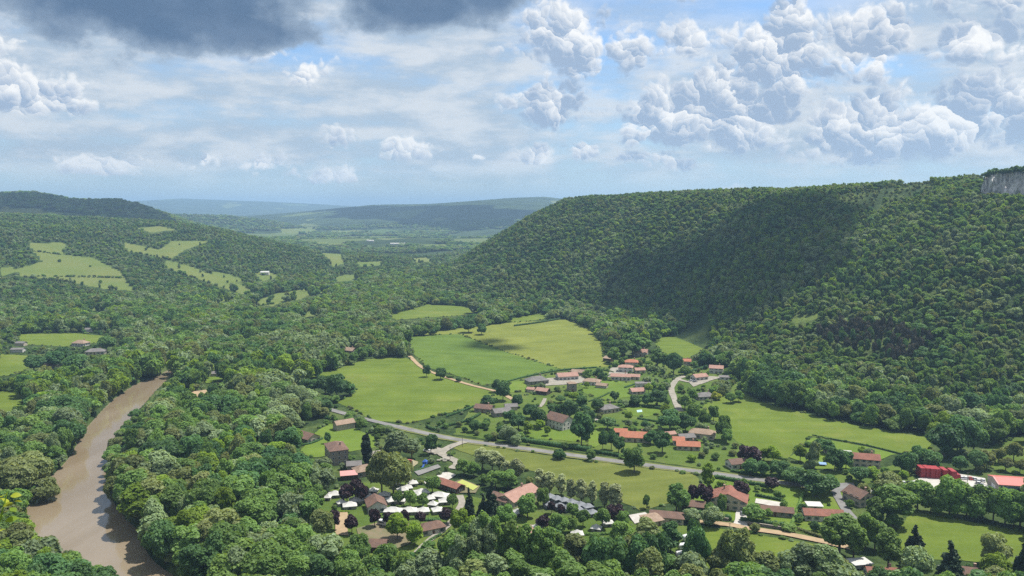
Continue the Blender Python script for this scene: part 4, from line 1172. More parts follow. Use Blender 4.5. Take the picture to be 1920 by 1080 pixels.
def build_tents():
    W = 'white tents of the campsite'
    for px, py, w, d, yaw, lb in [
        (628, 932, 6.0, 5, 10, 'white pyramid tent at the wood edge left of the plum trees'), (614, 938, 3.4, 3, 0, 'small white tent peeping out at the wood edge'), (650, 921, 5.2, 4, -20, 'white tent half behind the purple plum tree'),
        (668, 943, 6.6, 5, 12, 'white tent left of the brown gabled lodge, behind its twin'), (656, 953, 6.4, 5, 14, 'white tent left of the brown gabled lodge, in front of its twin'),
        (774, 911, 4.6, 4.4, 20, 'white peaked tent beside the pool terrace'), (755, 924, 5.4, 4, 15, 'pale tent below the big round trees, left of two'), (764, 920, 4.6, 4, 20, 'pale tent below the big round trees, right of two'),
        (721, 933, 5.4, 4.4, 0, 'shaded white tent under the big round trees'), (790, 928, 7.0, 6, 24, 'large white tent with sagging roof above the lawn'), (765, 933, 3.6, 5, 30, 'narrow white tent between two small trees'), (782, 933, 4.0, 3.4, 0, 'low white awning below the large sagging tent'),
        (734, 943, 4.6, 6, 24, 'white tent standing right behind the brown lodge'), (825, 934, 8.0, 5.6, -16, 'wide white tent near the rust red hall'), (834, 945, 5.6, 4.6, 10, 'white tent in front of the wide tent by the path'),
        (737, 963, 8.0, 5.4, -4, 'wide white tent, first in the row behind the clipped hedge'), (767, 963, 7.0, 5.4, 6, 'wide white tent, second in the row behind the clipped hedge'), (793.5, 963, 5.4, 5.2, 14, 'white tent, third in the row behind the clipped hedge'), (820.5, 962, 5.0, 5.0, 18, 'white tent, last in the row behind the clipped hedge'),
        (970, 966, 4.6, 5, 30, 'small white tent below the salmon camp roof'), (1082, 1007, 5.2, 4.6, 4, 'single white tent between the poplars and round trees'), (1008, 994, 4.0, 3.2, 20, 'small pale tent near the bare ground'),
        (700, 925, 4.4, 4.0, -14, 'white tent between the plum trees and big round trees'), (690, 936, 4.0, 3.6, 24, 'white tent just left of the brown lodge roof'), (752, 944, 4.2, 3.8, -10, 'white tent under the small trees behind the hedge row'),
        (806, 940, 4.4, 4.0, 20, 'white tent on the lawn between two small trees'), (812, 951, 4.2, 3.8, -18, 'white tent just behind the last tent of the hedge row'), (640, 948, 4.0, 3.4, 30, 'small white tent beside the low bright hedge'),
        (742, 911, 4.4, 4.0, 12, 'pale tent highest up beside the big round trees'), (1140, 986, 4.6, 4.2, 10, 'pale tent right of the round lawn trees'), (1118, 996, 4.2, 3.8, -20, 'pale tent in front of the round lawn trees'), (925, 968, 4.2, 4.0, 16, 'pale tent below the brown camp wing')]:
        tent(px, py, 'white', w, d, yaw, lb, W)
    G = 'grey canvas tents in rows under the plane trees'
    for gi, (px, py) in enumerate([(1031, 937), (1044, 941), (1058, 944), (1072, 947), (1088, 952), (1102, 956), (1030, 952), (1049, 955), (1064, 958), (1082, 961), (1096, 967), (1110, 967)]):
        od = ('first', 'second', 'third', 'fourth', 'fifth', 'last')[gi % 6]
        tent(px, py, 'grey', 4.6, 4.6, random.uniform(20, 40), f'grey canvas tent, {od} from the salmon roof in the {"back" if gi < 6 else "front"} row', G, 2.0, 1.5)
    # shade roofs right of the yard and white canopies
    for px, py, w, d, yaw, lb in [(1824, 918, 20, 3.0, -14, 'long white canopy roof at the lower side of the yard'), (1526, 953, 7.0, 6, -6, 'white awning behind the white bungalow'), (1612, 1062, 8, 6, 10, 'pale awning over the pool at the lower edge')]:
        tent(px, py, 'pavilion', w, d, yaw, lb, None, 2.2, .5)


_veh = {}


def vehicle(px, py, kind, col, yaw, label, group):
    x, y = P(px, py)
    r = empty({'car': 'parked_car', 'caravan': 'caravan', 'van': 'parked_van'}[kind], (x, y, .38), R(yaw))
    tag(r, label, {'car': 'car', 'caravan': 'caravan', 'van': 'van'}[kind], group)
    if kind not in _veh:
        if kind == 'car':
            _veh[kind] = ([(-2.1, .28), (2.1, .28), (2.15, .62), (1.95, .82), (1.1, .92), (-1.95, .96), (-2.15, .7)], [(-1.85, .93), (1.05, .90), (.35, 1.44), (-1.3, 1.46)], 1.75, [(-1.3, .32), (1.3, .32)], .32)
        elif kind == 'van':
            _veh[kind] = ([(-2.6, .3), (2.6, .3), (2.65, 1.0), (2.0, 1.25), (1.5, 2.1), (1.2, 2.25), (-2.6, 2.25)], [(1.45, 1.3), (2.0, 1.28), (1.6, 1.95), (1.45, 2.0)], 1.95, [(-1.6, .35), (1.7, .35)], .35)
        else:
            _veh[kind] = ([(-2.6, .45), (2.5, .45), (2.7, 1.0), (2.55, 2.2), (2.2, 2.5), (-2.3, 2.5), (-2.65, 2.1)], [(-1.6, 1.35), (1.6, 1.35), (1.6, 2.0), (-1.6, 2.0)], 2.2, [(-.1, .34)], .33)
    body, glass, w, wheels, wr = _veh[kind]
    key = (kind, col)
    if key not in _veh:
        def side(prof, hw, mat, bev):
            n = len(prof)
            me = prism('p', [(a, b) for a, b in prof], -hw, hw, mat, bev)
            me.transform(Matrix.Rotation(R(-90), 4, 'Z'))
            return me
        bm_ = side(body, w / 2, col, .09); bm_.name = 'body'
        gm = side(glass, w / 2 - (.10 if kind == 'car' else -.012), 'glass', .03); gm.name = 'cabin_glass'
        wm = cyl('wheel', wr, .2, 'tyre', 14); wm.transform(Matrix.Rotation(R(90), 4, 'X'))
        hm = boxes('headlight', [((0, 0, 0), (.08, .34, .16))], 'lamp')
        top = boxes('roof_panel', [((-.47, 0, 1.47), (1.5, w - .42, .07))], col) if kind == 'car' else None
        _veh[key] = (bm_, gm, wm, hm, top)
    bm_, gm, wm, hm, top = _veh[key]
    obj('body', bm_, r); obj('cabin_glass', gm, r)
    if top: obj('roof_panel', top, r)
    for a, zz in wheels:
        for s in (-1, 1): obj('wheel', wm, r, (a, s * (w / 2 - .02) + .1, zz))
    if kind != 'caravan':
        for s in (-1, 1): obj('headlight', hm, r, (2.13 if kind == 'car' else 2.62, s * w * .34, .68))
    OPEN.append([(x - 3, y - 3), (x + 3, y - 3), (x + 3, y + 3), (x - 3, y + 3)])
    box_keep(x, y, 2, 2)
    return r


def build_vehicles():
    G = 'cars parked in the container yard'
    left = [('car_white', 1694), ('car_black', 1704.5), ('car_white', 1713), ('car_white', 1720.5)]
    nm = ['first', 'second', 'third', 'fourth']
    for i, (c, px) in enumerate(left):
        vehicle(px, 908, 'car', c, 78, f'{"black" if c == "car_black" else "white"} car, {nm[i]} of four left of the red containers', G)
    for i, (px, py, c) in enumerate([(1803, 899, 'car_white'), (1810, 899.5, 'car_white'), (1819, 900, 'car_red'), (1827, 901, 'car_white')]):
        vehicle(px, py, 'car', c, 74, f'{"red" if c == "car_red" else "white"} car, {nm[i]} in the row right of the red containers', G)
    for i, (px, py) in enumerate([(1834, 904), (1843, 904)]):
        vehicle(px, py, 'car', 'car_white', 70, f'white car in the pair beside the hall gable, {["left", "right"][i]} one', G)
    for i, (px, py, c) in enumerate([(1836, 909.5, 'car_white'), (1842, 913, 'car_grey'), (1847, 916, 'car_white')]):
        vehicle(px, py, 'car', c, -30, f'{"grey" if c == "car_grey" else "white"} car in the slanted row beside the hall, {["farthest", "middle", "nearest"][i]} one', G)
    vehicle(1732, 918, 'van', 'car_white', -14, 'white van at the lower side of the yard', None)
    vehicle(1745, 925, 'van', 'car_white', -40, 'white van half hidden by trees below the yard', None)
    C = 'caravans of the campsite'
    for px, py, yaw, lb in [(609, 1024, -24, 'white caravan behind its neighbours in the wood clearing'), (617, 1034, -10, 'middle white caravan in the wood clearing'), (623, 1043, 6, 'nearest white caravan in the wood clearing'), (718, 986, -30, 'white caravan under the plum tree row'),
                            (1281, 1031, 20, 'white caravan, farthest in the row beside the green field'), (1278, 1046, 16, 'white caravan, second in the row beside the green field'), (1257, 1056, 70, 'small white caravan behind the row of caravans'), (1266, 1078, 24, 'white caravan, nearest in the row beside the green field'),
                            (1289, 1014, 30, 'white caravan half behind the dark shrubs'), (1323, 790, -24, 'white caravan at the edge of the wide meadow')]:
        vehicle(px, py, 'caravan', 'car_white', yaw, lb, C)
    for px, py, c, yaw, lb in [(800, 847, 'car_white', 10, 'white car on the gravel beside the umbrella shaped tree'), (710, 862, 'car_grey', 40, 'grey car in the yard beside the cypress'), (1296, 716, 'car_white', 15, 'white car on the hamlet lane, left one'), (1303, 717.5, 'car_grey', 15, 'grey car on the hamlet lane, right one'),
                               (1392, 966, 'car_grey', 80, 'grey car on the paved drive'), (880, 842, 'car_grey', -8, 'grey car on the main road near the junction')][:5]:
        vehicle(px, py, 'car', c, yaw, lb, None)


def pool(px, label, z=.45):
    pts = [P(a, b) for a, b in px]
    cx, cy_ = sum(p[0] for p in pts) / len(pts), sum(p[1] for p in pts) / len(pts)
    r = empty('swimming_pool', (cx, cy_, 0)); tag(r, label, 'pool')
    loc = [(a - cx, b - cy_) for a, b in pts]
    n = len(loc)
    V = [(a * s, b * s, zz) for s, zz in ((1.10, z - .2), (1.10, z), (.97, z), (.97, z - .35)) for a, b in loc]
    F = [(k * n + i, k * n + (i + 1) % n, (k + 1) * n + (i + 1) % n, (k + 1) * n + i) for k in range(3) for i in range(n)]
    obj('rim', mesh_from('rim', V, F, MAT['paving']), r)
    w = mesh_from('water', [(a * .98, b * .98, z - .1) for a, b in loc], [tuple(range(n))], MAT['pool'])
    if w.polygons[0].normal.z < 0: w.flip_normals()
    obj('water', w, r)
    OPEN.append(pts); KEEP.append(px)


def build_small():
    pool([(820, 893), (832, 887), (848, 890), (846, 897), (828, 900)], 'pale turquoise campsite pool')
    pool([(1424, 940), (1462, 947), (1462, 951), (1424, 944)], 'narrow pool on the white terrace', .5)
    pool([(1194, 770), (1203, 769), (1204, 773), (1195, 774)], 'small pale pool on the hamlet lawn')
    # playground: yellow bouncy slope, blue tower, plank tables
    x, y = P(768, 872)
    r = empty('bouncy_slide', (x, y, .1), R(-18)); tag(r, 'yellow and cream inflatable slide of the playground', 'slide')
    obj('slope', prism('slope', [(-3.5, 0), (3.5, 0), (3.5, .6), (-3.0, 3.6), (-3.5, 3.6)], -3, 3, 'yellow', .2), r)
    for s in (-1, 1): obj('side_tube', prism('side_tube', [(-3.8, 0), (3.8, 0), (3.8, 1.2), (-3.2, 4.4), (-3.8, 4.4)], s * 3.4 - .35, s * 3.4 + .35, 'cream_plastic', .25), r)
    obj('red_top', boxes('red_top', [((0, -3.4, 4.0), (6.0, .8, .9))], 'metal_red'), r)
    KEEP.append([(758, 858), (784, 858), (784, 876), (758, 876)]); OPEN.append([(x - 6, y - 6), (x + 6, y - 6), (x + 6, y + 6), (x - 6, y + 6)])
    x, y = P(797, 874)
    r = empty('play_tower', (x, y, .1), R(-16)); tag(r, 'small dark blue play tower with slide', 'tower')
    obj('cabin', boxes('cabin', [((0, 0, 2.2), (2.4, 2.4, 1.4))], 'blue_plastic'), r)
    obj('roof', cyl('roof', 1.9, 1.2, 'blue_plastic', 4, .1), r, (0, 0, 2.9), R(45))
    for sx in (-1, 1):
        for sy in (-1, 1): obj('post', cyl('post', .09, 1.6, 'pole', 6), r, (sx, sy, 0))
    obj('chute', prism('chute', [(-1.2, 1.6), (-4.2, .2), (-4.2, .32), (-1.2, 1.75)], -.5, .5, 'blue_plastic'), r)
    KEEP.append([(788, 866), (806, 866), (806, 876), (788, 876)])
    tops = boxes('table_top', [((0, 0, .75), (2.4, .9, .1))], 'canvas_cream'); bench = boxes('bench', [((0, 0, .45), (2.4, .35, .08))], 'canvas_cream'); leg = boxes('leg', [((0, 0, .36), (.12, 1.6, .72))], 'pole')
    od = iter(('leftmost', 'second', 'third', 'fourth', 'fifth', 'rightmost'))
    for px, py in [(811, 867), (823, 865), (829, 863.5), (834, 862), (840, 863.5), (834, 866)]:
        x, y = P(px, py)
        r = empty('picnic_table', (x, y, .3), R(random.uniform(-30, 0))); tag(r, f'pale picnic table beside the side road, {next(od)} of six', 'table', 'picnic tables by the side road')
        obj('table_top', tops, r)
        for s in (-1, 1): obj('bench', bench, r, (0, s * .75, 0)); obj('leg', leg, r, (s * .9, 0, 0))
    # poles
    for px, py, hgt, lb in [(867, 838, 7, 'wooden pole at the road junction'), (844, 862, 8, 'wooden pole beside the side road bend'), (1814, 905, 6, 'dark post standing in the yard'), (1368, 1000, 5, 'pale post beside the sandy track')]:
        x, y = P(px, py)
        r = empty('utility_pole', (x, y, 0)); tag(r, lb, 'pole')
        obj('shaft', cyl('shaft', .16, hgt, 'pole', 8, .11), r)
        obj('crossarm', boxes('crossarm', [((0, 0, hgt - .4), (1.4, .12, .12))], 'pole'), r)
    # tarpaulin frame in the garden
    x, y = P(1537, 872)
    r = empty('tarpaulin', (x, y, .1), R(-10)); tag(r, 'blue tarpaulin over a low frame in the garden', 'tarpaulin')
    obj('sheet', prism('sheet', [(-2.4, 1.0), (0, 1.7), (2.4, 1.0), (2.4, 1.08), (0, 1.78), (-2.4, 1.08)], -3.4, 3.4, 'tarp_blue'), r)
    for sx in (-1, 1):
        for sy in (-1, 1): obj('stake', cyl('stake', .05, 1.05, 'pole', 5), r, (sx * 3.2, sy * 2.3, 0))
    x, y = P(1570, 850)
    r = empty('greenhouse', (x, y, .1), R(-18)); tag(r, 'long pale polythene tunnel on the bright lawn', 'greenhouse')
    prof = [(2.2 * math.cos(math.pi * k / 8), 2.3 * math.sin(math.pi * k / 8)) for k in range(9)]
    obj('cover', prism('cover', prof, -8, 8, 'canvas_white'), r)
    for k in range(5): obj('hoop', prism('hoop', [(a * 1.02, b * 1.02) for a, b in prof], -8 + k * 4 - .06, -8 + k * 4 + .06, 'pole'), r)
    KEEP.append([(1556, 840), (1592, 846), (1592, 856), (1556, 852)])
    # garden wall beside the drive hedge
    for px, lb in [([(1400, 983), (1485, 996)], 'low grey wall below the right hand clipped hedge'), ([(1300, 968), (1366, 977)], 'low grey wall below the left hand clipped hedge')]:
        a, b = P(*px[0]), P(*px[1])
        L, ang = math.hypot(b[0] - a[0], b[1] - a[1]), math.atan2(b[1] - a[1], b[0] - a[0])
        r = empty('garden_wall', ((a[0] + b[0]) / 2, (a[1] + b[1]) / 2, .1), ang); tag(r, lb, 'wall')
        obj('wall_body', boxes('wall_body', [((0, 0, .6), (L, .35, 1.3))], 'stone_wall'), r)
        obj('coping', boxes('coping', [((0, 0, 1.3), (L + .1, .5, .12))], 'pale_stone'), r)


build_houses(); build_hall(); build_containers(); build_tents(); build_vehicles(); build_small()

# ------------------------------------------------------------------ trees: crowns are many leaf clumps over a lumpy core
def ico(sub=1):
    bm = bmesh.new(); bmesh.ops.create_icosphere(bm, subdivisions=sub, radius=1.0)
    V = np.array([v.co[:] for v in bm.verts]); F = np.array([[v.index for v in f.verts] for f in bm.faces]); bm.free()
    return V, F


ICO1 = ico(1)


def crown_arrays(lobes, nleaf, size, rng, up_bias=.25, jit=.75, core=.80, droop=0.0):
    """leaf clumps on the outside of the lobes; returns vertices and triangles"""
    C = np.array([l[:3] for l in lobes]); Rr = np.array([l[3:6] for l in lobes])
    area = (Rr[:, 0] * Rr[:, 2]) ** 1.0
    k = rng.choice(len(lobes), nleaf * 2, p=area / area.sum())
    n = rng.normal(size=(nleaf * 2, 3)); n[:, 2] += up_bias; n /= np.linalg.norm(n, axis=1)[:, None]
    p = C[k] + n * Rr[k] * rng.uniform(.84, 1.10, (len(k), 1))
    ins = np.zeros(len(k), bool)
    for i in range(len(lobes)):
        q = (p - C[i]) / (Rr[i] * .86)
        ins |= ((q * q).sum(1) < 1) & (k != i)
    p, n = p[~ins][:nleaf], n[~ins][:nleaf]
    m = n + rng.normal(size=n.shape) * jit * .6
    m[:, 2] += .35
    m /= np.linalg.norm(m, axis=1)[:, None]
    a = np.cross(m, rng.normal(size=m.shape)); a /= np.linalg.norm(a, axis=1)[:, None] + 1e-9
    b = np.cross(m, a)
    s = size * rng.uniform(.55, 1.35, (len(p), 1))
    q0, q1 = p - a * s - m * s * .25, p - b * s * .8 + m * s * .12
    q2, q3 = p + a * s - m * s * .25, p + b * s * .8 + m * s * .12
    V = np.stack([q0, q1, q2, q3], 1).reshape(-1, 3)
    i0 = np.arange(len(p)) * 4
    T = np.concatenate([np.stack([i0, i0 + 1, i0 + 2], 1), np.stack([i0, i0 + 2, i0 + 3], 1)])
    Vs, Ts, off = [V], [T], len(V)
    for (cx, cy_, cz, rx, ry, rz) in lobes:
        w = ICO1[0] * (1 + .16 * rng.normal(size=(len(ICO1[0]), 1)))
        Vs.append(w * np.array([rx, ry, rz]) * core + np.array([cx, cy_, cz])); Ts.append(ICO1[1] + off); off += len(w)
    return np.concatenate(Vs), np.concatenate(Ts)


def lobes_broad(rng, r, hgt, base, n):
    """rounded crown: lobes near the surface of an egg"""
    out = []
    cz, rz = (base + hgt) / 2, (hgt - base) / 2
    for i in range(n):
        ph = i * 2.399 + rng.uniform(-.4, .4)
        t = rng.uniform(-.75, .95)
        w = math.sqrt(max(.05, 1 - t * t)) * rng.uniform(.55, .72)
        s = rng.uniform(.30, .46)
        out.append((math.cos(ph) * r * w, math.sin(ph) * r * w, cz + t * rz * .66, r * s, r * s, r * s * rng.uniform(.75, .95)))
    out.append((0, 0, cz, r * .62, r * .62, rz * .72))
    return out


def lobes_column(rng, r, hgt, base, n):
    out = []
    for i in range(n):
        t = (i + .5) / n
        w = (1 - abs(2 * t - 1) ** 3.2) ** .7 * (.78 + .22 * math.sin(i * 1.9))
        ph = i * 2.399
        out.append((math.cos(ph) * r * .38 * w, math.sin(ph) * r * .38 * w, base + t * (hgt - base) * .95, r * .62 * w + .15, r * .62 * w + .15, (hgt - base) / n * 1.7))
    return out


def lobes_cone(rng, r, hgt, base, n):
    out = []
    for i in range(n):
        t = i / n
        rr = r * (1 - t) ** .85
        for k in range(max(1, int(5 * (1 - t)))):
            ph = k * 2 * math.pi / max(1, int(5 * (1 - t))) + i
            out.append((math.cos(ph) * rr * .55, math.sin(ph) * rr * .55, base + t * (hgt - base), rr * .50 + .2, rr * .50 + .2, (hgt - base) / n * .9))
    return out


def trunk_mesh(name, h, r, spread, rng, nb=5):
    """tapered trunk with limbs reaching into the crown"""
    V, F = [], []

    def limb(p0, p1, r0, r1, k=6):
        d = Vector(p1) - Vector(p0); q = d.to_track_quat('Z', 'Y')
        i = len(V)
        for p, rr in ((p0, r0), (p1, r1)):
            for a in range(k):
                V.append(tuple(Vector(p) + q @ Vector((math.cos(a * 2 * math.pi / k) * rr, math.sin(a * 2 * math.pi / k) * rr, 0))))
        for a in range(k): F.append((i + a, i + (a + 1) % k, i + k + (a + 1) % k, i + k + a))
    bend = (rng.uniform(-.2, .2), rng.uniform(-.2, .2))
    limb((0, 0, -.6), (bend[0] * .4, bend[1] * .4, h * .4), r, r * .75, 8)
    limb((bend[0] * .4, bend[1] * .4, h * .4), (bend[0], bend[1], h * .85), r * .75, r * .3, 8)
    for b in range(nb):
        ph = b * 2.4 + rng.uniform(-.3, .3); z0 = h * rng.uniform(.28, .5)
        limb((bend[0] * .4, bend[1] * .4, z0), (math.cos(ph) * spread, math.sin(ph) * spread, z0 + h * rng.uniform(.18, .32)), r * .42, r * .12, 5)
    return mesh_from(name, V, F, MAT['bark'])


PROTO = {}      # kind -> list of dicts(crown vertices/tris, trunk mesh, h, r)


def build_protos():
    rng = np.random.default_rng(3)

    def add(kind, n, fn, r, h, base, nl, leaf, size, trunk_r, **kw):
        PROTO[kind] = []
        for i in range(n):
            lob = fn(rng, r, h, base, nl)
            V, T = crown_arrays(lob, leaf, size, rng, **kw)
            PROTO[kind].append(dict(V=V, T=T, trunk=trunk_mesh('trunk', h, trunk_r, r * .5, rng), h=h, r=r, meshes={}))
    add('broad', 6, lobes_broad, 6.0, 13.0, 2.2, 17, 1500, .62, .38)
    add('tall', 4, lobes_broad, 5.0, 19.0, 2.5, 20, 1700, .60, .40)
    add('poplar', 4, lobes_broad, 3.6, 20.0, 1.2, 26, 1700, .46, .32)
    add('plane', 4, lobes_broad, 2.7, 12.2, -.6, 20, 1300, .42, .26)
    add('conifer', 3, lobes_cone, 3.6, 15.0, 1.0, 9, 1300, .50, .32, jit=1.1)
    add('cypress', 1, lobes_column, 4.0, 15.0, .6, 12, 1600, .48, .4)
    add('round', 4, lobes_broad, 3.0, 6.5, 1.5, 12, 900, .40, .2)
    add('bush', 4, lobes_broad, 1.8, 2.6, .1, 9, 380, .34, .10)
    add('far', 8, lobes_broad, 4.8, 9.5, .8, 9, 420, .80, .3, core=.80, jit=1.0)
    add('far_pine', 2, lobes_cone, 3.2, 13.0, 2.0, 6, 260, .9, .3)


build_protos()


def crown_mesh(kind, i, mat):
    pr = PROTO[kind][i % len(PROTO[kind])]
    if mat not in pr['meshes']:
        pr['meshes'][mat] = mesh_np('crown', pr['V'], pr['T'], MAT[mat])
    return pr, pr['meshes'][mat]


TREES = []       # (object, x, y, kind, tone, group, stem)
_n = [0]


def make_tree(kind, mat, x, y, h, w, label, group=None, name='tree', cat='tree', z=None):
    _n[0] += 1
    pr, cm = crown_mesh(kind, _n[0] * 7 + int(x), mat)
    zz = float(tz(x, y)) if z is None else z
    o = empty(name, (x, y, zz), random.uniform(0, 6.28))
    sx, sz = w / (2 * pr['r']), h / pr['h']
    o.scale = (sx, sx, sz)
    obj('trunk', pr['trunk'], o); obj('crown', cm, o)
    tag(o, label, cat, group)
    return o


# ------------------------------------------------------------------ single trees of the photograph
TONE = {'mid': 'green', 'dark': 'dark green', 'pale': 'grey green', 'silver': 'silvery', 'lime': 'bright green', 'olive': 'olive green', 'plum': 'purple', 'conifer': 'blackish green', 'brown': 'brown', 'yellow': 'yellow'}
KINDN = {'broad': ('broadleaf_tree', 'spreading tree'), 'tall': ('broadleaf_tree', 'tall tree'), 'poplar': ('poplar_tree', 'slender poplar'), 'plane': ('plane_tree', 'upright plane tree'), 'conifer': ('conifer_tree', 'conifer'),
         'cypress': ('cypress_tree', 'broad cypress'), 'round': ('round_tree', 'small round tree'), 'bush': ('bush', 'bush')}
# photo x, top row, base row, width in photo pixels, kind, tone, what it stands beside
SINGLE = []


def T(kind, tone, rows, where):
    for r in rows: SINGLE.append((*r, kind, tone, where))


T('plane', 'silver', [(1013, 876, 921, 25), (1030, 881, 925, 23), (1052, 886, 929, 22), (1071, 895, 937, 19), (1090, 895, 941, 23), (1110, 899, 945, 20), (1133, 901, 952, 22), (1153, 905, 957, 30)], 'in the row between grey tents and meadow')
T('tall', 'silver', [(905, 838, 880, 30), (923, 842, 884, 30), (936, 850, 884, 24), (969, 857, 906, 26), (951, 862, 896, 22)], 'at the pool end of the plane tree row')
T('broad', 'mid', [(929, 884, 916, 34), (953, 884, 918, 38), (870, 862, 892, 30), (888, 868, 894, 26)], 'behind the yellow ball pitch')
T('round', 'plum', [(1034, 942, 964, 16), (1052, 948, 970, 15), (1019, 968, 996, 26), (1148, 950, 976, 24), (1160, 948, 972, 20)], 'among the grey tents')
T('round', 'plum', [(651, 912, 944, 28), (678, 908, 944, 26), (668, 900, 922, 22), (628, 962, 994, 22), (660, 968, 1002, 24), (702, 958, 990, 22), (729, 962, 988, 20), (759, 960, 988, 19), (789, 960, 986, 19), (838, 954, 984, 26)], 'in the white tent camp')
T('round', 'mid', [(769, 922, 952, 26), (793, 927, 952, 22), (746, 922, 950, 20), (811, 895, 926, 30), (848, 928, 954, 20)], 'on the lawn of the white tents')
T('round', 'mid', [(1093, 957, 989, 25), (1129, 954, 992, 30), (1073, 946, 972, 24)], 'on the lawn below the grey tents')
T('broad', 'mid', [(1047, 966, 1004, 34), (1018, 917, 950, 24), (989, 930, 972, 38), (948, 950, 990, 36), (1165, 982, 1030, 42), (1083, 1006, 1048, 34), (1070, 972, 1000, 22), (1168, 962, 990, 24)], 'near the grey tents')
T('conifer', 'conifer', [(880, 918, 972, 22), (921, 908, 976, 34), (905, 930, 975, 24)], 'beside the salmon camp roof')
T('broad', 'lime', [(745, 968, 1012, 38), (777, 984, 1024, 34), (862, 958, 1002, 34), (888, 972, 1015, 30)], 'round the brown wash house')
T('broad', 'olive', [(604, 962, 1012, 40), (716, 850, 932, 54), (738, 858, 930, 60), (760, 868, 912, 30)], 'between farm and white tents')
T('tall', 'pale', [(744, 806, 866, 40), (772, 820, 862, 34), (730, 830, 862, 26)], 'right of the dark cypress')
T('cypress', 'conifer', [(688, 818, 872, 26)], 'on the yard of the old farm')
T('broad', 'dark', [(808, 816, 852, 26), (614, 812, 832, 12)], 'beside the gravel turning place')
T('bush', 'dark', [(1049, 844, 861, 25)], 'alone at the edge of the main road')
T('broad', 'mid', [(1189, 842, 886, 42)], 'overhanging the main road')
T('round', 'mid', [(1212, 931, 954, 14)], 'alone on the straw green meadow')
T('tall', 'mid', [(1268, 908, 962, 34), (1282, 918, 960, 24)], 'at the end of the straw green meadow')
T('poplar', 'lime', [(1327, 866, 922, 22), (1350, 900, 928, 20)], 'above the wide cream gable house')
T('round', 'plum', [(1321, 912, 950, 30), (1300, 914, 945, 20), (1389, 904, 940, 30), (1446, 898, 920, 26), (1408, 840, 872, 38), (1395, 838, 868, 26)], 'in the roadside gardens')
T('round', 'mid', [(1354, 932, 966, 18), (1420, 912, 922, 12), (1394, 900, 922, 16), (1332, 945, 968, 22), (1413, 950, 980, 36), (1440, 956, 972, 14), (1470, 938, 956, 14), (1468, 928, 936, 9), (1498, 970, 984, 12)], 'in the garden of the wide cream house')
T('broad', 'dark', [(1530, 890, 932, 56), (1505, 886, 918, 30), (1556, 895, 925, 30), (1490, 880, 908, 40), (1462, 866, 894, 36), (1430, 868, 894, 24), (1408, 864, 892, 30)], 'beside the main road near the lane')
T('round', 'lime', [(1406, 862, 886, 22), (1432, 842, 866, 26), (1450, 838, 868, 26), (1500, 838, 866, 22)], 'behind the white house beyond the road')
T('tall', 'mid', [(1674, 916, 985, 60), (1640, 938, 990, 30), (1640, 980, 1032, 34), (1573, 970, 1042, 60), (1600, 985, 1050, 40), (1665, 1002, 1070, 42), (1622, 965, 1030, 30)], 'between the lane and the yard field')
T('round', 'mid', [(1674, 966, 995, 28), (1645, 912, 945, 24)], 'at the near corner of the yard field')
T('conifer', 'conifer', [(1715, 996, 1050, 38), (1781, 1030, 1094, 44), (1914, 1036, 1100, 34)], 'along the lower edge of the yard field')
T('broad', 'pale', [(1717, 1040, 1092, 46)], 'in front of the dark conifers')
T('broad', 'olive', [(1864, 1016, 1066, 46)], 'at the lower corner of the yard field')
T('broad', 'lime', [(1866, 1050, 1094, 42)], 'below the olive tree at the lower corner')
T('broad', 'mid', [(1720, 910, 958, 44), (1745, 925, 962, 36), (1780, 905, 966, 46), (1812, 918, 970, 44), (1840, 922, 972, 40), (1862, 930, 978, 36), (1884, 930, 985, 40), (1912, 935, 990, 44), (1760, 935, 968, 36), (1700, 915, 955, 40), (1900, 950, 992, 36), (1825, 940, 976, 34), (1795, 938, 972, 30)], 'in the tall hedge between yard and field')
T('broad', 'dark', [(1770, 806, 856, 54), (1800, 790, 850, 50), (1825, 800, 850, 40), (1722, 842, 880, 30), (1705, 855, 890, 28), (1690, 858, 886, 26), (1745, 850, 884, 34), (1830, 852, 884, 30), (1800, 860, 884, 26), (1612, 880, 905, 34), (1565, 846, 884, 34), (1586, 850, 880, 24), (1548, 826, 850, 26), (1535, 824, 842, 18)], 'round the rust red two storey house')
T('round', 'olive', [(1850, 850, 880, 26), (1872, 845, 870, 20), (1900, 835, 865, 24), (1885, 862, 884, 22), (1912, 866, 888, 18), (1838, 870, 888, 16)], 'on the scrubby grass behind the hall')
T('broad', 'dark', [(1090, 778, 836, 42), (1105, 770, 800, 26), (1263, 664, 704, 34), (1256, 770, 808, 44), (1285, 776, 810, 34), (1232, 732, 762, 36), (1214, 738, 762, 24), (1190, 742, 762, 24), (1068, 752, 790, 36), (1040, 758, 786, 30), (1010, 768, 800, 30), (1090, 742, 768, 26), (1120, 748, 772, 24)], 'between the hamlet houses')
T('round', 'dark', [(1139, 782, 806, 32), (1152, 734, 754, 18), (1210, 790, 806, 20), (1220, 808, 834, 28), (1242, 812, 850, 34), (1146, 806, 844, 22), (1130, 806, 848, 18), (1160, 820, 850, 24), (1098, 760, 775, 18), (995, 760, 785, 30), (972, 780, 806, 32), (955, 770, 792, 24), (1052, 742, 756, 20)], 'in the hamlet gardens')
T('round', 'lime', [(1012, 788, 806, 18), (1026, 800, 818, 14), (990, 790, 812, 20), (1248, 760, 782, 20), (1178, 772, 790, 16), (1100, 716, 728, 10), (1216, 718, 738, 16), (1075, 736, 752, 22), (1118, 755, 772, 20)], 'on the hamlet lawns')
T('broad', 'mid', [(1356, 782, 826, 30), (1362, 806, 832, 22), (1370, 738, 756, 22), (1385, 733, 754, 18), (1338, 762, 790, 20), (1320, 770, 800, 22), (1300, 758, 790, 26), (1284, 740, 768, 26), (1298, 730, 752, 20)], 'along the edge of the wide meadow')
T('bush', 'yellow', [(1343, 736, 750, 20)], 'beside the grey roofed cottage')
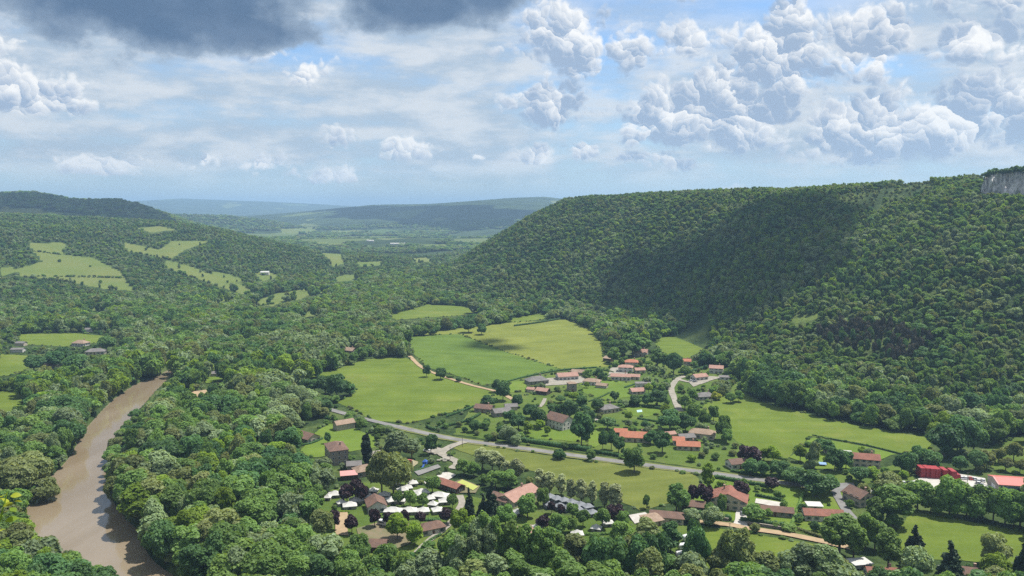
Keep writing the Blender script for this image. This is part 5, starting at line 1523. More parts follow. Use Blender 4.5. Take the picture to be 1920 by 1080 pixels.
T('tall', 'mid', [(1186, 622, 668, 40), (1168, 634, 672, 30), (1206, 630, 662, 30), (1232, 652, 690, 24), (1150, 648, 682, 24), (1245, 660, 692, 22)], 'round the old pinkish house')
T('broad', 'dark', [(879, 599, 624, 26), (903, 607, 628, 20)], 'alone at the top of the hay field')
T('broad', 'dark', [(800, 684, 707, 16), (826, 690, 712, 22), (860, 708, 716, 12), (943, 716, 752, 28), (932, 712, 736, 20), (970, 740, 764, 22), (915, 742, 764, 30)], 'along the sandy farm track')
T('broad', 'lime', [(534, 666, 708, 34)], 'at the corner of the big meadow')
T('broad', 'dark', [(632, 704, 748, 44), (610, 705, 740, 34), (655, 720, 742, 26), (590, 712, 735, 26), (575, 712, 735, 26)], 'jutting into the big meadow')
T('round', 'mid', [(664, 661, 684, 18), (718, 652, 672, 16), (682, 658, 676, 18)], 'at the upper edge of the big meadow')
T('broad', 'olive', [(26, 875, 935, 66), (60, 860, 912, 60), (86, 890, 930, 44)], 'overhanging the far side of the brown river')
T('broad', 'dark', [(104, 662, 690, 30), (146, 670, 702, 40), (120, 655, 684, 30), (200, 634, 660, 28), (64, 672, 698, 34)], 'among the far bank houses')


T('tall', 'olive', [(1368, 1000, 1105, 40), (1392, 1004, 1108, 44), (1430, 1040, 1110, 50), (1350, 1030, 1108, 40)], 'in front of the green field')
T('tall', 'pale', [(1500, 1028, 1110, 60), (1545, 1030, 1115, 50), (1475, 1040, 1110, 40)], 'below the sandy track')
T('poplar', 'pale', [(895, 975, 1102, 36), (920, 985, 1106, 34)], 'at the lower edge in the middle')
T('poplar', 'mid', [(905, 962, 1100, 34), (930, 970, 1104, 30), (960, 978, 1106, 36), (985, 985, 1108, 34), (1008, 990, 1110, 36), (1030, 992, 1112, 36), (872, 985, 1104, 36), (848, 1000, 1108, 38), (1046, 1002, 1110, 30)], 'at the lower edge')
T('tall', 'pale', [(858, 1010, 1112, 44), (890, 1004, 1108, 40), (805, 1035, 1115, 50)], 'among the near poplars')
T('broad', 'dark', [(1120, 1018, 1105, 56), (1150, 1020, 1105, 54), (1225, 1012, 1100, 50), (1192, 1020, 1105, 50), (1308, 1005, 1095, 44), (1300, 985, 1050, 30), (1290, 1030, 1100, 30)], 'at the near edge of the campsite')
T('broad', 'mid', [(640, 1052, 1100, 44), (672, 1010, 1062, 46), (725, 1030, 1090, 44), (760, 1045, 1105, 50), (580, 1030, 1090, 50), (655, 1040, 1095, 40), (700, 1050, 1100, 44)], 'in front of the brown shelter')


def build_single_trees():
    names = ('first', 'second', 'third', 'fourth', 'fifth', 'sixth', 'seventh', 'eighth', 'ninth', 'tenth', 'eleventh', 'twelfth', 'thirteenth', 'fourteenth')
    by = {}
    for s in SINGLE: by.setdefault((s[4], s[5], s[6]), []).append(s)
    for (kind, tone, where), rows in by.items():
        rows.sort(key=lambda r: r[0])
        nm, word = KINDN[kind]
        if tone == 'plum': nm = 'plum_tree'
        for i, (px, top, base, wpx, *_r) in enumerate(rows):
            x, y = P(px, base)
            dist = math.hypot(x, y, H)
            dep = math.atan2(H, math.hypot(x, y))
            h = (base - top) * dist / FPX / math.cos(dep)
            w = wpx * dist / FPX
            if kind != 'bush': h = max(h, w * .75)
            lb = f'{TONE[tone]} {word} {where}'
            if len(rows) > 1: lb += f', {names[i]} from left'
            o = make_tree(kind, 'leaf_' + tone, x, y, h, w, lb, f'{TONE[tone]} {word}s {where}' if len(rows) > 1 else None, nm, 'bush' if kind == 'bush' else 'tree')
            if base < 1075: KEEP.append([(px - wpx * .38, base - (base - top) * .30), (px + wpx * .38, base - (base - top) * .30), (px + wpx * .3, top + 1), (px - wpx * .3, top + 1)])
            OPEN.append([(x - w * .35, y - w * .35), (x + w * .35, y - w * .35), (x + w * .35, y + w * .35), (x - w * .35, y + w * .35)])


# ------------------------------------------------------------------ hedges
def hedge(px, hgt, wid, mat, label):
    pts = smooth_line([P(a, b) for a, b in px], 5) if len(px) > 2 else [P(*px[0]), P(*px[1])]
    rng = np.random.default_rng(len(px) * 100 + int(px[0][0]))
    c = np.array(pts)
    seg = np.linalg.norm(np.diff(c, axis=0), axis=1); tot = seg.sum(); cum = np.concatenate([[0], np.cumsum(seg)])
    lob = []
    n = int(tot / (wid * .55)) + 1
    for t in np.linspace(0, tot, n):
        x, y = np.interp(t, cum, c[:, 0]), np.interp(t, cum, c[:, 1])
        lob.append((x - c[0, 0], y - c[0, 1], hgt * .47, wid * .58, wid * .58, hgt * .56 * rng.uniform(.88, 1.1)))
    V, T_ = crown_arrays(lob, int(tot * 16), .28, rng, core=.9)
    V[:, 2] = np.clip(V[:, 2], -.3, None)
    o = obj('hedge', mesh_np('hedge', V, T_, MAT[mat]), None, (c[0, 0], c[0, 1], .05))
    tag(o, label, 'hedge')
    for a, b in zip(pts[:-1], pts[1:]):
        OPEN.append([(a[0] - 2, a[1] - 2), (b[0] + 2, b[1] - 2), (b[0] + 2, b[1] + 2), (a[0] - 2, a[1] + 2)])


def build_hedges():
    hedge([(962, 826), (1030, 836), (1104, 847)], 3.4, 3.0, 'leaf_dark', 'tall dark hedge along the far side of the main road')
    hedge([(1112, 849), (1170, 858)], 2.4, 2.0, 'leaf_dark', 'clipped dark hedge below the orange roofs')
    hedge([(1284, 962), (1369, 975)], 2.6, 2.2, 'leaf_dark', 'clipped dark hedge left of the paved drive')
    hedge([(1392, 978), (1482, 990)], 2.6, 2.2, 'leaf_dark', 'clipped dark hedge right of the paved drive')
    hedge([(1506, 928), (1484, 988)], 2.0, 1.6, 'leaf_mid', 'straight green hedge between the two lawns')
    hedge([(1342, 897), (1440, 915)], 2.4, 2.0, 'leaf_dark', 'dark hedge on the near side of the main road')
    hedge([(1418, 931), (1464, 940)], 1.8, 1.4, 'leaf_dark', 'short dark hedge behind the white pool terrace')
    hedge([(1372, 885), (1432, 894), (1500, 905)], 1.8, 1.6, 'leaf_dark', 'low hedge in front of the white house beyond the road')
    hedge([(1486, 990), (1538, 1008)], 1.4, 1.8, 'leaf_olive', 'shaggy olive hedge beside the sandy track')
    hedge([(622, 962), (654, 961)], 1.1, 1.3, 'leaf_lime', 'low bright hedge beside the orange sandy ground')
    hedge([(716, 972), (770, 974), (826, 974)], 1.3, 1.4, 'leaf_mid', 'low clipped hedge in front of the row of white tents')
    hedge([(790, 977), (824, 978)], 1.5, 1.4, 'leaf_dark', 'dark hedge behind the brown wash house')
    hedge([(782, 1038), (806, 1016), (826, 1004)], 1.3, 1.3, 'leaf_dark', 'curved hedge along the camp path')
    hedge([(1096, 1004), (1152, 1003)], 1.4, 1.4, 'leaf_mid', 'clipped hedge right of the single white tent')
    hedge([(800, 801), (815, 807), (838, 800), (878, 790), (900, 778)], 2.2, 1.6, 'leaf_dark', 'angled dark hedge between main road and orchard')
    hedge([(838, 782), (872, 770), (888, 764)], 1.8, 1.4, 'leaf_dark', 'dark hedge at the foot of the big meadow')
    hedge([(910, 820), (955, 826)], 2.0, 1.8, 'leaf_dark', 'dark hedge below the orchard')
    hedge([(930, 724), (960, 714), (1006, 703), (1052, 695), (1090, 692), (1118, 690)], 1.6, 1.4, 'leaf_dark', 'long dark hedge between hay field and hamlet')
    hedge([(1120, 692), (1150, 699)], 1.4, 1.2, 'leaf_dark', 'hedge running down from the hay field corner')
    hedge([(1118, 712), (1146, 704)], 1.4, 1.2, 'leaf_dark', 'short hedge left of the long white house')
    hedge([(1172, 728), (1196, 720), (1220, 712)], 1.6, 1.4, 'leaf_dark', 'slanting hedge above the white modern house')
    hedge([(1104, 754), (1126, 746), (1142, 738)], 1.4, 1.2, 'leaf_dark', 'slanting hedge below the hamlet lawn')
    hedge([(1160, 757), (1200, 763), (1238, 768)], 2.4, 1.8, 'leaf_dark', 'tall dark hedge behind the pool lawn')
    hedge([(1076, 775), (1112, 783)], 2.2, 1.8, 'leaf_dark', 'dark hedge beside the short drive')
    hedge([(1118, 792), (1160, 800)], 1.6, 1.4, 'leaf_dark', 'dark hedge below the big grey roof')
    hedge([(1196, 786), (1244, 794)], 1.6, 1.4, 'leaf_dark', 'dark hedge below the pool lawn')
    hedge([(1286, 702), (1312, 694), (1338, 686)], 3.0, 3.0, 'leaf_dark', 'thick slanting hedge left of the taller white house')
    hedge([(560, 836), (582, 833), (604, 824)], 1.4, 1.3, 'leaf_dark', 'dark hedge round the low cream house')
    hedge([(780, 884), (806, 875)], 1.0, 1.2, 'leaf_dark', 'low hedge below the blue play tower')
    hedge([(1524, 817), (1570, 826), (1625, 836), (1690, 852)], .9, .9, 'leaf_dark', 'thin hedge between wide meadow and bright lawn')
    hedge([(965, 612), (1010, 606), (1050, 599)], 2.6, 2.4, 'leaf_dark', 'dark hedge at the upper edge of the hay field')


# ------------------------------------------------------------------ woods: fill everything that is not open ground
def fill_points(d0, d1, spacing, az0=-37.0, az1=37.5):
    pts = []
    d = d0
    while d < d1:
        s = spacing(d)
        n = int(math.radians(az1 - az0) * d / s)
        a = np.radians(az0) + (np.arange(n) + RNG.uniform(0, 1)) * s / d
        a = a + RNG.uniform(-.38, .38, n) * s / d
        dd = d + RNG.uniform(-.42, .42, n) * s
        pts.append(np.stack([np.sin(a) * dd, np.cos(a) * dd], 1))
        d += s * .92
    return np.concatenate(pts)


SPARSE = [  # gardens and camp (photo pixels): few small trees there
    [(880, 770), (960, 712), (1116, 690), (1150, 672), (1240, 670), (1300, 690), (1380, 690), (1400, 735), (1330, 765), (1345, 805), (1400, 840), (1480, 866), (1540, 885), (1640, 880), (1700, 870), (1720, 905), (1560, 912), (1437, 898), (1160, 862), (960, 834), (850, 818), (780, 800), (830, 780)],
    [(690, 830), (850, 822), (860, 880), (905, 900), (1000, 940), (1160, 975), (1310, 985), (1320, 1010), (1310, 1060), (1200, 1010), (1050, 1008), (960, 1010), (880, 1010), (840, 1040), (740, 1050), (640, 1048), (610, 1010), (600, 930), (640, 905), (620, 880), (560, 860), (560, 800), (620, 780)],
    [(1270, 960), (1300, 915), (1345, 890), (1440, 908), (1510, 918), (1590, 925), (1640, 960), (1660, 1020), (1640, 1090), (1540, 1090), (1480, 995), (1370, 980)],
    [(1640, 860), (1760, 860), (1930, 880), (1930, 990), (1700, 960), (1640, 920)],
    [(-10, 625), (230, 622), (236, 690), (190, 712), (60, 712), (-10, 735)],
    [(320, 735), (395, 725), (400, 750), (340, 760)], [(1690, 1040), (1930, 1060), (1930, 1095), (1600, 1095), (1600, 1040)]]


def bank_points():
    """willows and bushes leaning over both banks"""
    out = []
    c = smooth_line(RIVER, 6, True)
    for a, b in zip(c, c[1:] + c[:1]):
        L = math.hypot(b[0] - a[0], b[1] - a[1])
        for k in range(max(1, int(L / 3.6))):
            t = random.random(); off = random.uniform(.4, 4.0)
            nx, ny = (b[1] - a[1]) / (L + 1e-6), -(b[0] - a[0]) / (L + 1e-6)
            p = (a[0] + (b[0] - a[0]) * t + nx * off, a[1] + (b[1] - a[1]) * t + ny * off)
            q = (a[0] + (b[0] - a[0]) * t - nx * off, a[1] + (b[1] - a[1]) * t - ny * off)
            if math.hypot(*p) > 620: continue
            out.append(p if not inpoly(np.array([p[0]]), np.array([p[1]]), RIVER)[0] else q)
    return np.array(out)


def edge_points():
    """scrub along the borders of the meadows and lanes"""
    out = []
    for poly in EDGES:
        for a, b in zip(poly, poly[1:] + poly[:1]):
            L = math.hypot(b[0] - a[0], b[1] - a[1])
            for k in range(int(L / 5.0)):
                t = random.random()
                out.append((a[0] + (b[0] - a[0]) * t + random.uniform(-1.5, 1.5), a[1] + (b[1] - a[1]) * t + random.uniform(-1.5, 1.5)))
    for (a, b) in (((70, 518), (228, 521)), ((232, 470), (320, 487)), ((62, 471), (118, 478)), ((312, 504), (380, 527)), ((40, 519), (130, 529)), ((480, 573), (520, 570))):
        for k in range(int(abs(b[0] - a[0]) / 2.2)):
            t = random.random()
            if random.random() < .3: continue
            q = raycast(a[0] + (b[0] - a[0]) * t, a[1] + (b[1] - a[1]) * t + random.uniform(-.6, .6), 900)
            out.append((q[0], q[1]))
    return np.array(out)


def build_woods():
    zones = [fill_points(272, 620, lambda d: 8.4), fill_points(620, 1000, lambda d: 6.6), fill_points(1000, 1700, lambda d: 6.4 + (d - 1000) / 350), fill_points(1700, 2700, lambda d: 9.5 + (d - 1700) / 300), fill_points(2700, 5200, lambda d: 17 + (d - 2700) / 180)]
    nz = sum(len(q) for q in zones)
    bank, edge = bank_points(), edge_points()
    p = np.concatenate(zones + [bank, edge])
    role = np.concatenate([np.zeros(nz, int), np.ones(len(bank), int), np.full(len(edge), 2)])
    x, y = p[:, 0], p[:, 1]
    z = tz(x, y)
    d = np.hypot(x, y)
    keep = z > -1
    for poly in OPEN: keep &= ~inpoly(x, y, poly) | (role == 2)
    x, y, z, d, role = x[keep], y[keep], z[keep], d[keep], role[keep]
    px, py = proj(x, y, z)
    sparse = np.zeros(len(x), bool)
    for s in SPARSE: sparse |= inpoly(px, py, s) & (d < 1100)
    slope = z > 6
    # size: tall by the river, lower on the dry slopes
    n1 = fbm(x / 60 + 50, y / 60, 3)
    h = np.where(slope, RNG.uniform(5.5, 10.5, len(x)), RNG.uniform(8, 18, len(x))) * (1 + .7 * n1)
    tallwood = (~slope) & (d < 900) & (py > 690)
    h = np.where(tallwood, h * 1.15, h)
    clump = fbm(x / 22 + 70, y / 22 + 15, 2)
    h = np.where(sparse, RNG.uniform(1.6, 5.5, len(x)) + np.clip(clump, 0, 1) * RNG.uniform(8, 22, len(x)), h)
    w = np.where(slope, 4.0 + 6.2 * RNG.random(len(x)) ** 1.5, (6.0 + 8.5 * RNG.random(len(x)) ** 1.2) * (.85 + .35 * (h / 15)))
    w = np.where(sparse, h * RNG.uniform(.8, 1.1, len(x)), w)
    rb = RNG.uniform(3.0, 8.0, len(x)); h = np.where(role == 1, rb, h); w = np.where(role == 1, rb * RNG.uniform(.9, 1.25, len(x)), w)
    re_ = RNG.uniform(.7, 2.4, len(x)) ** 1.1 * np.where(d > 1150, 2.4, 1.0); h = np.where(role == 2, re_, h); w = np.where(role == 2, re_ * RNG.uniform(1.0, 1.6, len(x)), w)
    farther = d > 2700
    h = np.where(farther, RNG.uniform(9, 16, len(x)), h); w = np.where(farther, RNG.uniform(18, 32, len(x)), w)
    ok = (~sparse) | (RNG.random(len(x)) < np.where(clump > 0, .95, .35)) | (role > 0)
    # far valley floor: open country with tree lines
    farfloor = (d > 2300) & (z < 25)
    ok &= ~(farfloor & (fbm(x / 240 + 9, y / 240 + 4, 3) < .06))
    infield = np.zeros(len(x), bool)
    for poly, d0, d1, _t in HILL_FIELDS:
        infield |= inpoly(px, py, poly) & (d > d0) & (d < d1)
    ok &= ~(infield & (role == 0) & (RNG.random(len(x)) > .015))
    pop = (d < 460) & (px > 780) & (px < 1230) & (RNG.random(len(x)) < .55) & ~sparse & (role == 0)
    h = np.where(pop, RNG.uniform(17, 25, len(x)), h); w = np.where(pop, RNG.uniform(9, 13, len(x)), w)
    # the big poplars and riverside giants stand well; crowns must leave open ground in sight
    bad = np.zeros(len(x), bool)
    keeps = KEEP + [f[0] for f in HILL_FIELDS if f[1] < 2000]
    for fx, fz in ((0, .97), (-.42, .72), (.42, .72), (-.3, .45), (.3, .45)):
        qx, qy = proj(x + fx * w, y, z + fz * h)
        for poly in keeps: bad |= inpoly(qx, qy, poly)
    # a crown in the way is cut down to a bush where that helps
    hs, ws = h * .4, w * .5
    bad2 = np.zeros(len(x), bool)
    for fx, fz in ((0, .97), (-.42, .6), (.42, .6)):
        qx, qy = proj(x + fx * ws, y, z + fz * hs)
        for poly in keeps: bad2 |= inpoly(qx, qy, poly)
    small = bad & ~bad2 & (role == 0) & ~infield
    h = np.where(infield, h * .8, h); w = np.where(infield, w * .8, w)
    h, w = np.where(small, hs, h), np.where(small, ws, w)
    ok &= ~(bad & bad2 & (role == 0) & ~infield & (d < 1300)) & ~(bad & bad2 & (role == 0) & ~infield & (RNG.random(len(x)) < .8))
    inroad = np.zeros(len(x), bool)
    for poly in ROADS: inroad |= inpoly(x, y, poly)
    ok &= ~inroad
    scrub = inpoly(px, py, [(1560, 366), (1640, 356), (1745, 340), (1760, 356), (1700, 380), (1640, 400), (1590, 396)]) & (d > 850) & (d < 1400)
    h = np.where(scrub, h * .55, h); w = np.where(scrub, w * .6, w)
    ok &= ~(scrub & (RNG.random(len(x)) < .45))
    cliff = (px > 1838) & (py < 371) & (d < 1250) & (z > 120)
    ok &= ~cliff
    x, y, z, d, h, w, px, py, sparse, slope, scrub, role, pop = (a[ok] for a in (x, y, z, d, h, w, px, py, sparse, slope, scrub, role, pop & ~small))
    brown = inpoly(px, py, [(1535, 622), (1600, 606), (1690, 618), (1745, 640), (1725, 660), (1690, 690), (1620, 660), (1540, 650)]) & (d > 560) & (d < 1000)
    tone_n = fbm(x / 26 + 3, y / 26 + 8, 2) + RNG.normal(size=len(x)) * .12
    tone_b = fbm(x / 220 + 30, y / 220 + 80, 2)
    tone = np.full(len(x), 0)
    tone[tone_n > .12] = 2                                   # pale
    tone[tone_n < -.16] = 1                                  # dark
    tone[(RNG.random(len(x)) < .20) & (tone_b > -.02)] = 3      # lime
    tone[(RNG.random(len(x)) < .12)] = 4                     # olive
    tone[scrub & (RNG.random(len(x)) < .6)] = 4
    tone[(role == 2) & (tone == 1)] = 4
    tone[brown] = 1
    tone[brown & (RNG.random(len(x)) < .74)] = 5
    h = np.where(brown, RNG.uniform(9, 14, len(x)), h); w = np.where(brown, RNG.uniform(4, 6.5, len(x)), w)
    tones = ['leaf_mid', 'leaf_dark', 'leaf_pale', 'leaf_lime', 'leaf_olive', 'leaf_brown']
    words = ['green', 'dark green', 'grey green', 'bright green', 'olive green', 'brown']
    # ---- the 300 that show largest are trees of their own
    size = h * w / (d * d)
    vis = (px > -25) & (px < 1945) & (py > 600) & (py - h / d * FPX * .9 < 1078) & (d < 1100) & (role == 0)
    ranks = np.argsort(-np.where(vis, size, 0))[:270]
    big = np.zeros(len(x), bool); big[ranks] = True
    rv = np.array(smooth_line(RIVER, 6, True))
    big_rows = {}
    for i in ranks:
        t = int(tone[i])
        one = (np.array([px[i]]), np.array([py[i]]))
        near = sorted((math.hypot(x[i] - a, y[i] - b), q) for a, b, q in LANDMARK)[0]
        rd = float(np.min(np.hypot(rv[:, 0] - x[i], rv[:, 1] - y[i])))
        if near[0] < 26: where = f'near the {near[1]}'
        elif px[i] < 300 and py[i] > 985: where = 'on the near bank at the river bend'
        elif inpoly(*one, [(-50, 600), (340, 600), (340, 690), (200, 800), (60, 980), (-50, 1000)])[0]: where = 'at the far edge of the river' if rd < 16 else 'in the far bank wood'
        elif rd < 16: where = 'at the near edge of the river'
        elif px[i] < 620: where = 'in the upper riverside wood' if py[i] < 800 else ('in the middle of the riverside wood' if py[i] < 950 else 'in the lower riverside wood')
        elif px[i] < 1320: where = 'in the wood below the campsite'
        else: where = 'among the field edge trees'
        kind = 'poplar' if pop[i] else ('tall' if h[i] > 1.25 * w[i] else 'broad')
        if h[i] < 6: kind = 'round'
        word = {'poplar': 'poplar', 'tall': 'tall tree', 'broad': 'spreading tree', 'round': 'small round tree'}[kind]
        sz = 'huge ' if h[i] * w[i] > 300 else ('large ' if h[i] * w[i] > 200 else '')
        big_rows.setdefault(f'{sz}{words[t]} {word} {where}', []).append((px[i], i, kind, t))
    names = ('first', 'second', 'third', 'fourth', 'fifth', 'sixth', 'seventh', 'eighth', 'ninth', 'tenth', 'eleventh', 'twelfth', 'thirteenth', 'fourteenth', 'fifteenth')
    for lb, rows in big_rows.items():
        rows.sort()
        for q, (_x, i, kind, t) in enumerate(rows):
            l2 = lb + (f', {names[q]} from left' if 1 < len(rows) <= 15 else '')
            make_tree(kind, tones[t], float(x[i]), float(y[i]), float(h[i]), float(w[i]), l2, lb if len(rows) > 1 else None, KINDN[kind][0], 'tree', float(z[i]) - .2)
    # ---- the rest is one wood
    rest = ~big
    col = bpy.data.collections.new('woodland_kinds')
    idx = {}
    k = 0
    for kind in ('broad', 'far'):
        for t in range(5):
            for v in range(3):
                pr, cm = crown_mesh(kind, v if kind == 'broad' else v + t, tones[t])
                o = bpy.data.objects.new(f'woodland_tree_{k:02d}', cm); col.objects.link(o)
                idx.setdefault((kind, t), []).append((k, pr)); k += 1
    for v in range(2):
        pr, cm = crown_mesh('far', v, 'leaf_brown')
        o = bpy.data.objects.new(f'woodland_tree_{k:02d}', cm); col.objects.link(o)
        idx.setdefault(('far_pine', 5), []).append((k, pr)); k += 1
    n = len(x)
    pick = np.zeros(n, np.int32); scl = np.ones((n, 3), np.float32)
    kindarr = np.where(tone == 5, 2, np.where(d < 640, 0, 1))
    for kk, kn in ((0, 'broad'), (1, 'far'), (2, 'far_pine')):
        for t in range(6):
            if (kn, t) not in idx: continue
            m = np.nonzero((kindarr == kk) & (tone == t))[0]
            ch = RNG.integers(0, len(idx[(kn, t)]), len(m))
            for c, (ki, pr) in enumerate(idx[(kn, t)]):
                mm = m[ch == c]
                pick[mm] = ki
                scl[mm, 0] = scl[mm, 1] = w[mm] / (2 * pr['r']); scl[mm, 2] = h[mm] / pr['h']
    low = z - .5
    groups = [('riverside_woods', rest & (d < 1100) & ~slope, 'dense mixed woods on the valley floor'), ('hillside_forest', rest & slope & (d < 2700), 'dense leafy forest covering the hillsides'),
              ('distant_woods', rest & ~((d < 1100) & ~slope) & ~(slope & (d < 2700)), 'far woods and tree lines beyond the meadows')]
    for nm, m, lb in groups:
        scatter(nm, np.stack([x, y, low], 1)[m], scl[m], pick[m], col, lb)
    print('woods', {nm: int(m.sum()) for nm, m, _ in groups})


def scatter(name, pts, scl, pick, col, label):
    me = bpy.data.meshes.new(name)
    me.vertices.add(len(pts)); me.vertices.foreach_set('co', pts.astype(np.float32).ravel())
    a = me.attributes.new('pick', 'INT', 'POINT'); a.data.foreach_set('value', pick)
    a = me.attributes.new('size', 'FLOAT_VECTOR', 'POINT'); a.data.foreach_set('vector', scl.ravel())
    rot = np.zeros((len(pts), 3), np.float32); rot[:, 2] = RNG.uniform(0, 6.28, len(pts)); rot[:, :2] = RNG.normal(size=(len(pts), 2)) * .14
    a = me.attributes.new('turn', 'FLOAT_VECTOR', 'POINT'); a.data.foreach_set('vector', rot.ravel())
    o = obj(name, me); tag(o, label, kind='stuff')
    g = bpy.data.node_groups.new(name, 'GeometryNodeTree')
    g.interface.new_socket('Geometry', in_out='INPUT', socket_type='NodeSocketGeometry'); g.interface.new_socket('Geometry', in_out='OUTPUT', socket_type='NodeSocketGeometry')
    gi, go = g.nodes.new('NodeGroupInput'), g.nodes.new('NodeGroupOutput')
    ci = g.nodes.new('GeometryNodeCollectionInfo'); ci.inputs['Collection'].default_value = col; ci.inputs['Separate Children'].default_value = True; ci.inputs['Reset Children'].default_value = True
    ip = g.nodes.new('GeometryNodeInstanceOnPoints'); ip.inputs['Pick Instance'].default_value = True

    def att(nm, t):
        n = g.nodes.new('GeometryNodeInputNamedAttribute'); n.data_type = t; n.inputs['Name'].default_value = nm
        return next(s for s in n.outputs if s.enabled)
    g.links.new(gi.outputs[0], ip.inputs['Points']); g.links.new(ci.outputs[0], ip.inputs['Instance'])
    g.links.new(att('pick', 'INT'), ip.inputs['Instance Index']); g.links.new(att('turn', 'FLOAT_VECTOR'), ip.inputs['Rotation']); g.links.new(att('size', 'FLOAT_VECTOR'), ip.inputs['Scale'])
    g.links.new(ip.outputs[0], go.inputs[0])
    md = o.modifiers.new('scatter', 'NODES'); md.node_group = g


build_single_trees(); build_hedges(); build_woods()


# ------------------------------------------------------------------ limestone cliff on the right hand ridge
def build_cliff():
    """one face of fissured limestone, its foot in the trees, level ground and trees on top"""
    rng = np.random.default_rng(21)
    cols = np.array([1838, 1846, 1856, 1868, 1880, 1892, 1904, 1916, 1930, 1960, 2000], float)
    foot = np.array([raycast(c, 367 - (c - 1846) * .03, 700) for c in cols])
    c0 = foot[0].copy()
    topy = np.array([352, 331, 327, 325, 324, 323, 322, 322, 321, 320, 320], float)      # photo row of the upper rim
    n, m = 150, 26
    t = np.linspace(0, len(cols) - 1, n)
    k = np.arange(len(cols))
    fx, fy, fz = (np.interp(t, k, foot[:, a]) for a in range(3))
    col, ty = np.interp(t, k, cols), np.interp(t, k, topy)
    dist = np.hypot(fx, fy)
    tops = []
    for i in range(n):
        dx, dy, dz = ray(col[i], ty[i]); tops.append(H + dist[i] * 1.02 * dz / math.hypot(dx, dy))
    tops = np.maximum(np.array(tops), fz + 2) + rng.uniform(-.5, .5, n)
    V = np.zeros((n, m + 3, 3))
    for j in range(m):
        s = j / (m - 1)
        z = fz - 5 + (tops - fz + 5) * s
        crack = fbm(t * 1.5 + 3, z * .05 + 8, 3) * 16 + fbm(t * 4.0, z * .22, 3) * 6 + np.floor(s * 4.2 + fbm(t * 2.0, t * 0 + 1.5, 2) * 3) * 1.6
        depth = 6 * s + crack
        V[:, j] = np.stack([fx + fx / dist * depth, fy + fy / dist * depth, z], 1)
    for q, (dd, dz) in enumerate(((26, 1.0), (70, -1.5), (120, -14))):
        V[:, m + q] = np.stack([fx + fx / dist * dd, fy + fy / dist * dd, tops + dz], 1)
    V = V.reshape(-1, 3) - c0
    M = m + 3
    i = np.arange(n - 1)[:, None]; j = np.arange(M - 1)[None, :]
    Q = np.stack([i * M + j, (i + 1) * M + j, (i + 1) * M + j + 1, i * M + j + 1], -1).reshape(-1, 4)
    me = mesh_np('limestone_cliff', V, Q, MAT['cliff']); me.materials.append(MAT['terrain'])
    me.polygons.foreach_set('material_index', np.broadcast_to((np.arange(M - 1) >= m - 2).astype(np.int32)[None, :], (n - 1, M - 1)).ravel().copy())
    o = obj('limestone_cliff', me, None, c0)
    tag(o, 'pale grey limestone cliff at the top of the wooded hill', 'cliff')
    od = iter(('first', 'second', 'third', 'fourth', 'fifth', 'sixth', 'seventh', 'eighth', 'ninth', 'tenth', 'eleventh', 'twelfth'))
    for c in (1848, 1856, 1863, 1870, 1878, 1885, 1893, 1900, 1908, 1916):
        q = int(np.interp(np.interp(c, cols, k), t, np.arange(n)))
        dd = rng.uniform(8, 16)
        make_tree('round', 'leaf_dark', float(fx[q] + fx[q] / dist[q] * dd), float(fy[q] + fy[q] / dist[q] * dd), rng.uniform(6, 9), rng.uniform(7, 10), f'dark scrubby tree on top of the limestone cliff, {next(od)} from left', 'scrubby trees on top of the cliff', 'round_tree', 'tree', float(tops[q]) - 2.6)
    for c, py, w, od in ((1852, 368, 7, 'first'), (1868, 369, 7, 'second'), (1884, 362, 7, 'third'), (1901, 366, 8, 'fourth')):
        x, y, z = raycast(c, py + 3, 700)
        make_tree('round', 'leaf_dark', x * .988, y * .988, rng.uniform(7, 9), w, f'dark tree against the foot of the limestone cliff, {od} from left', 'trees at the foot of the cliff', 'round_tree', 'tree')


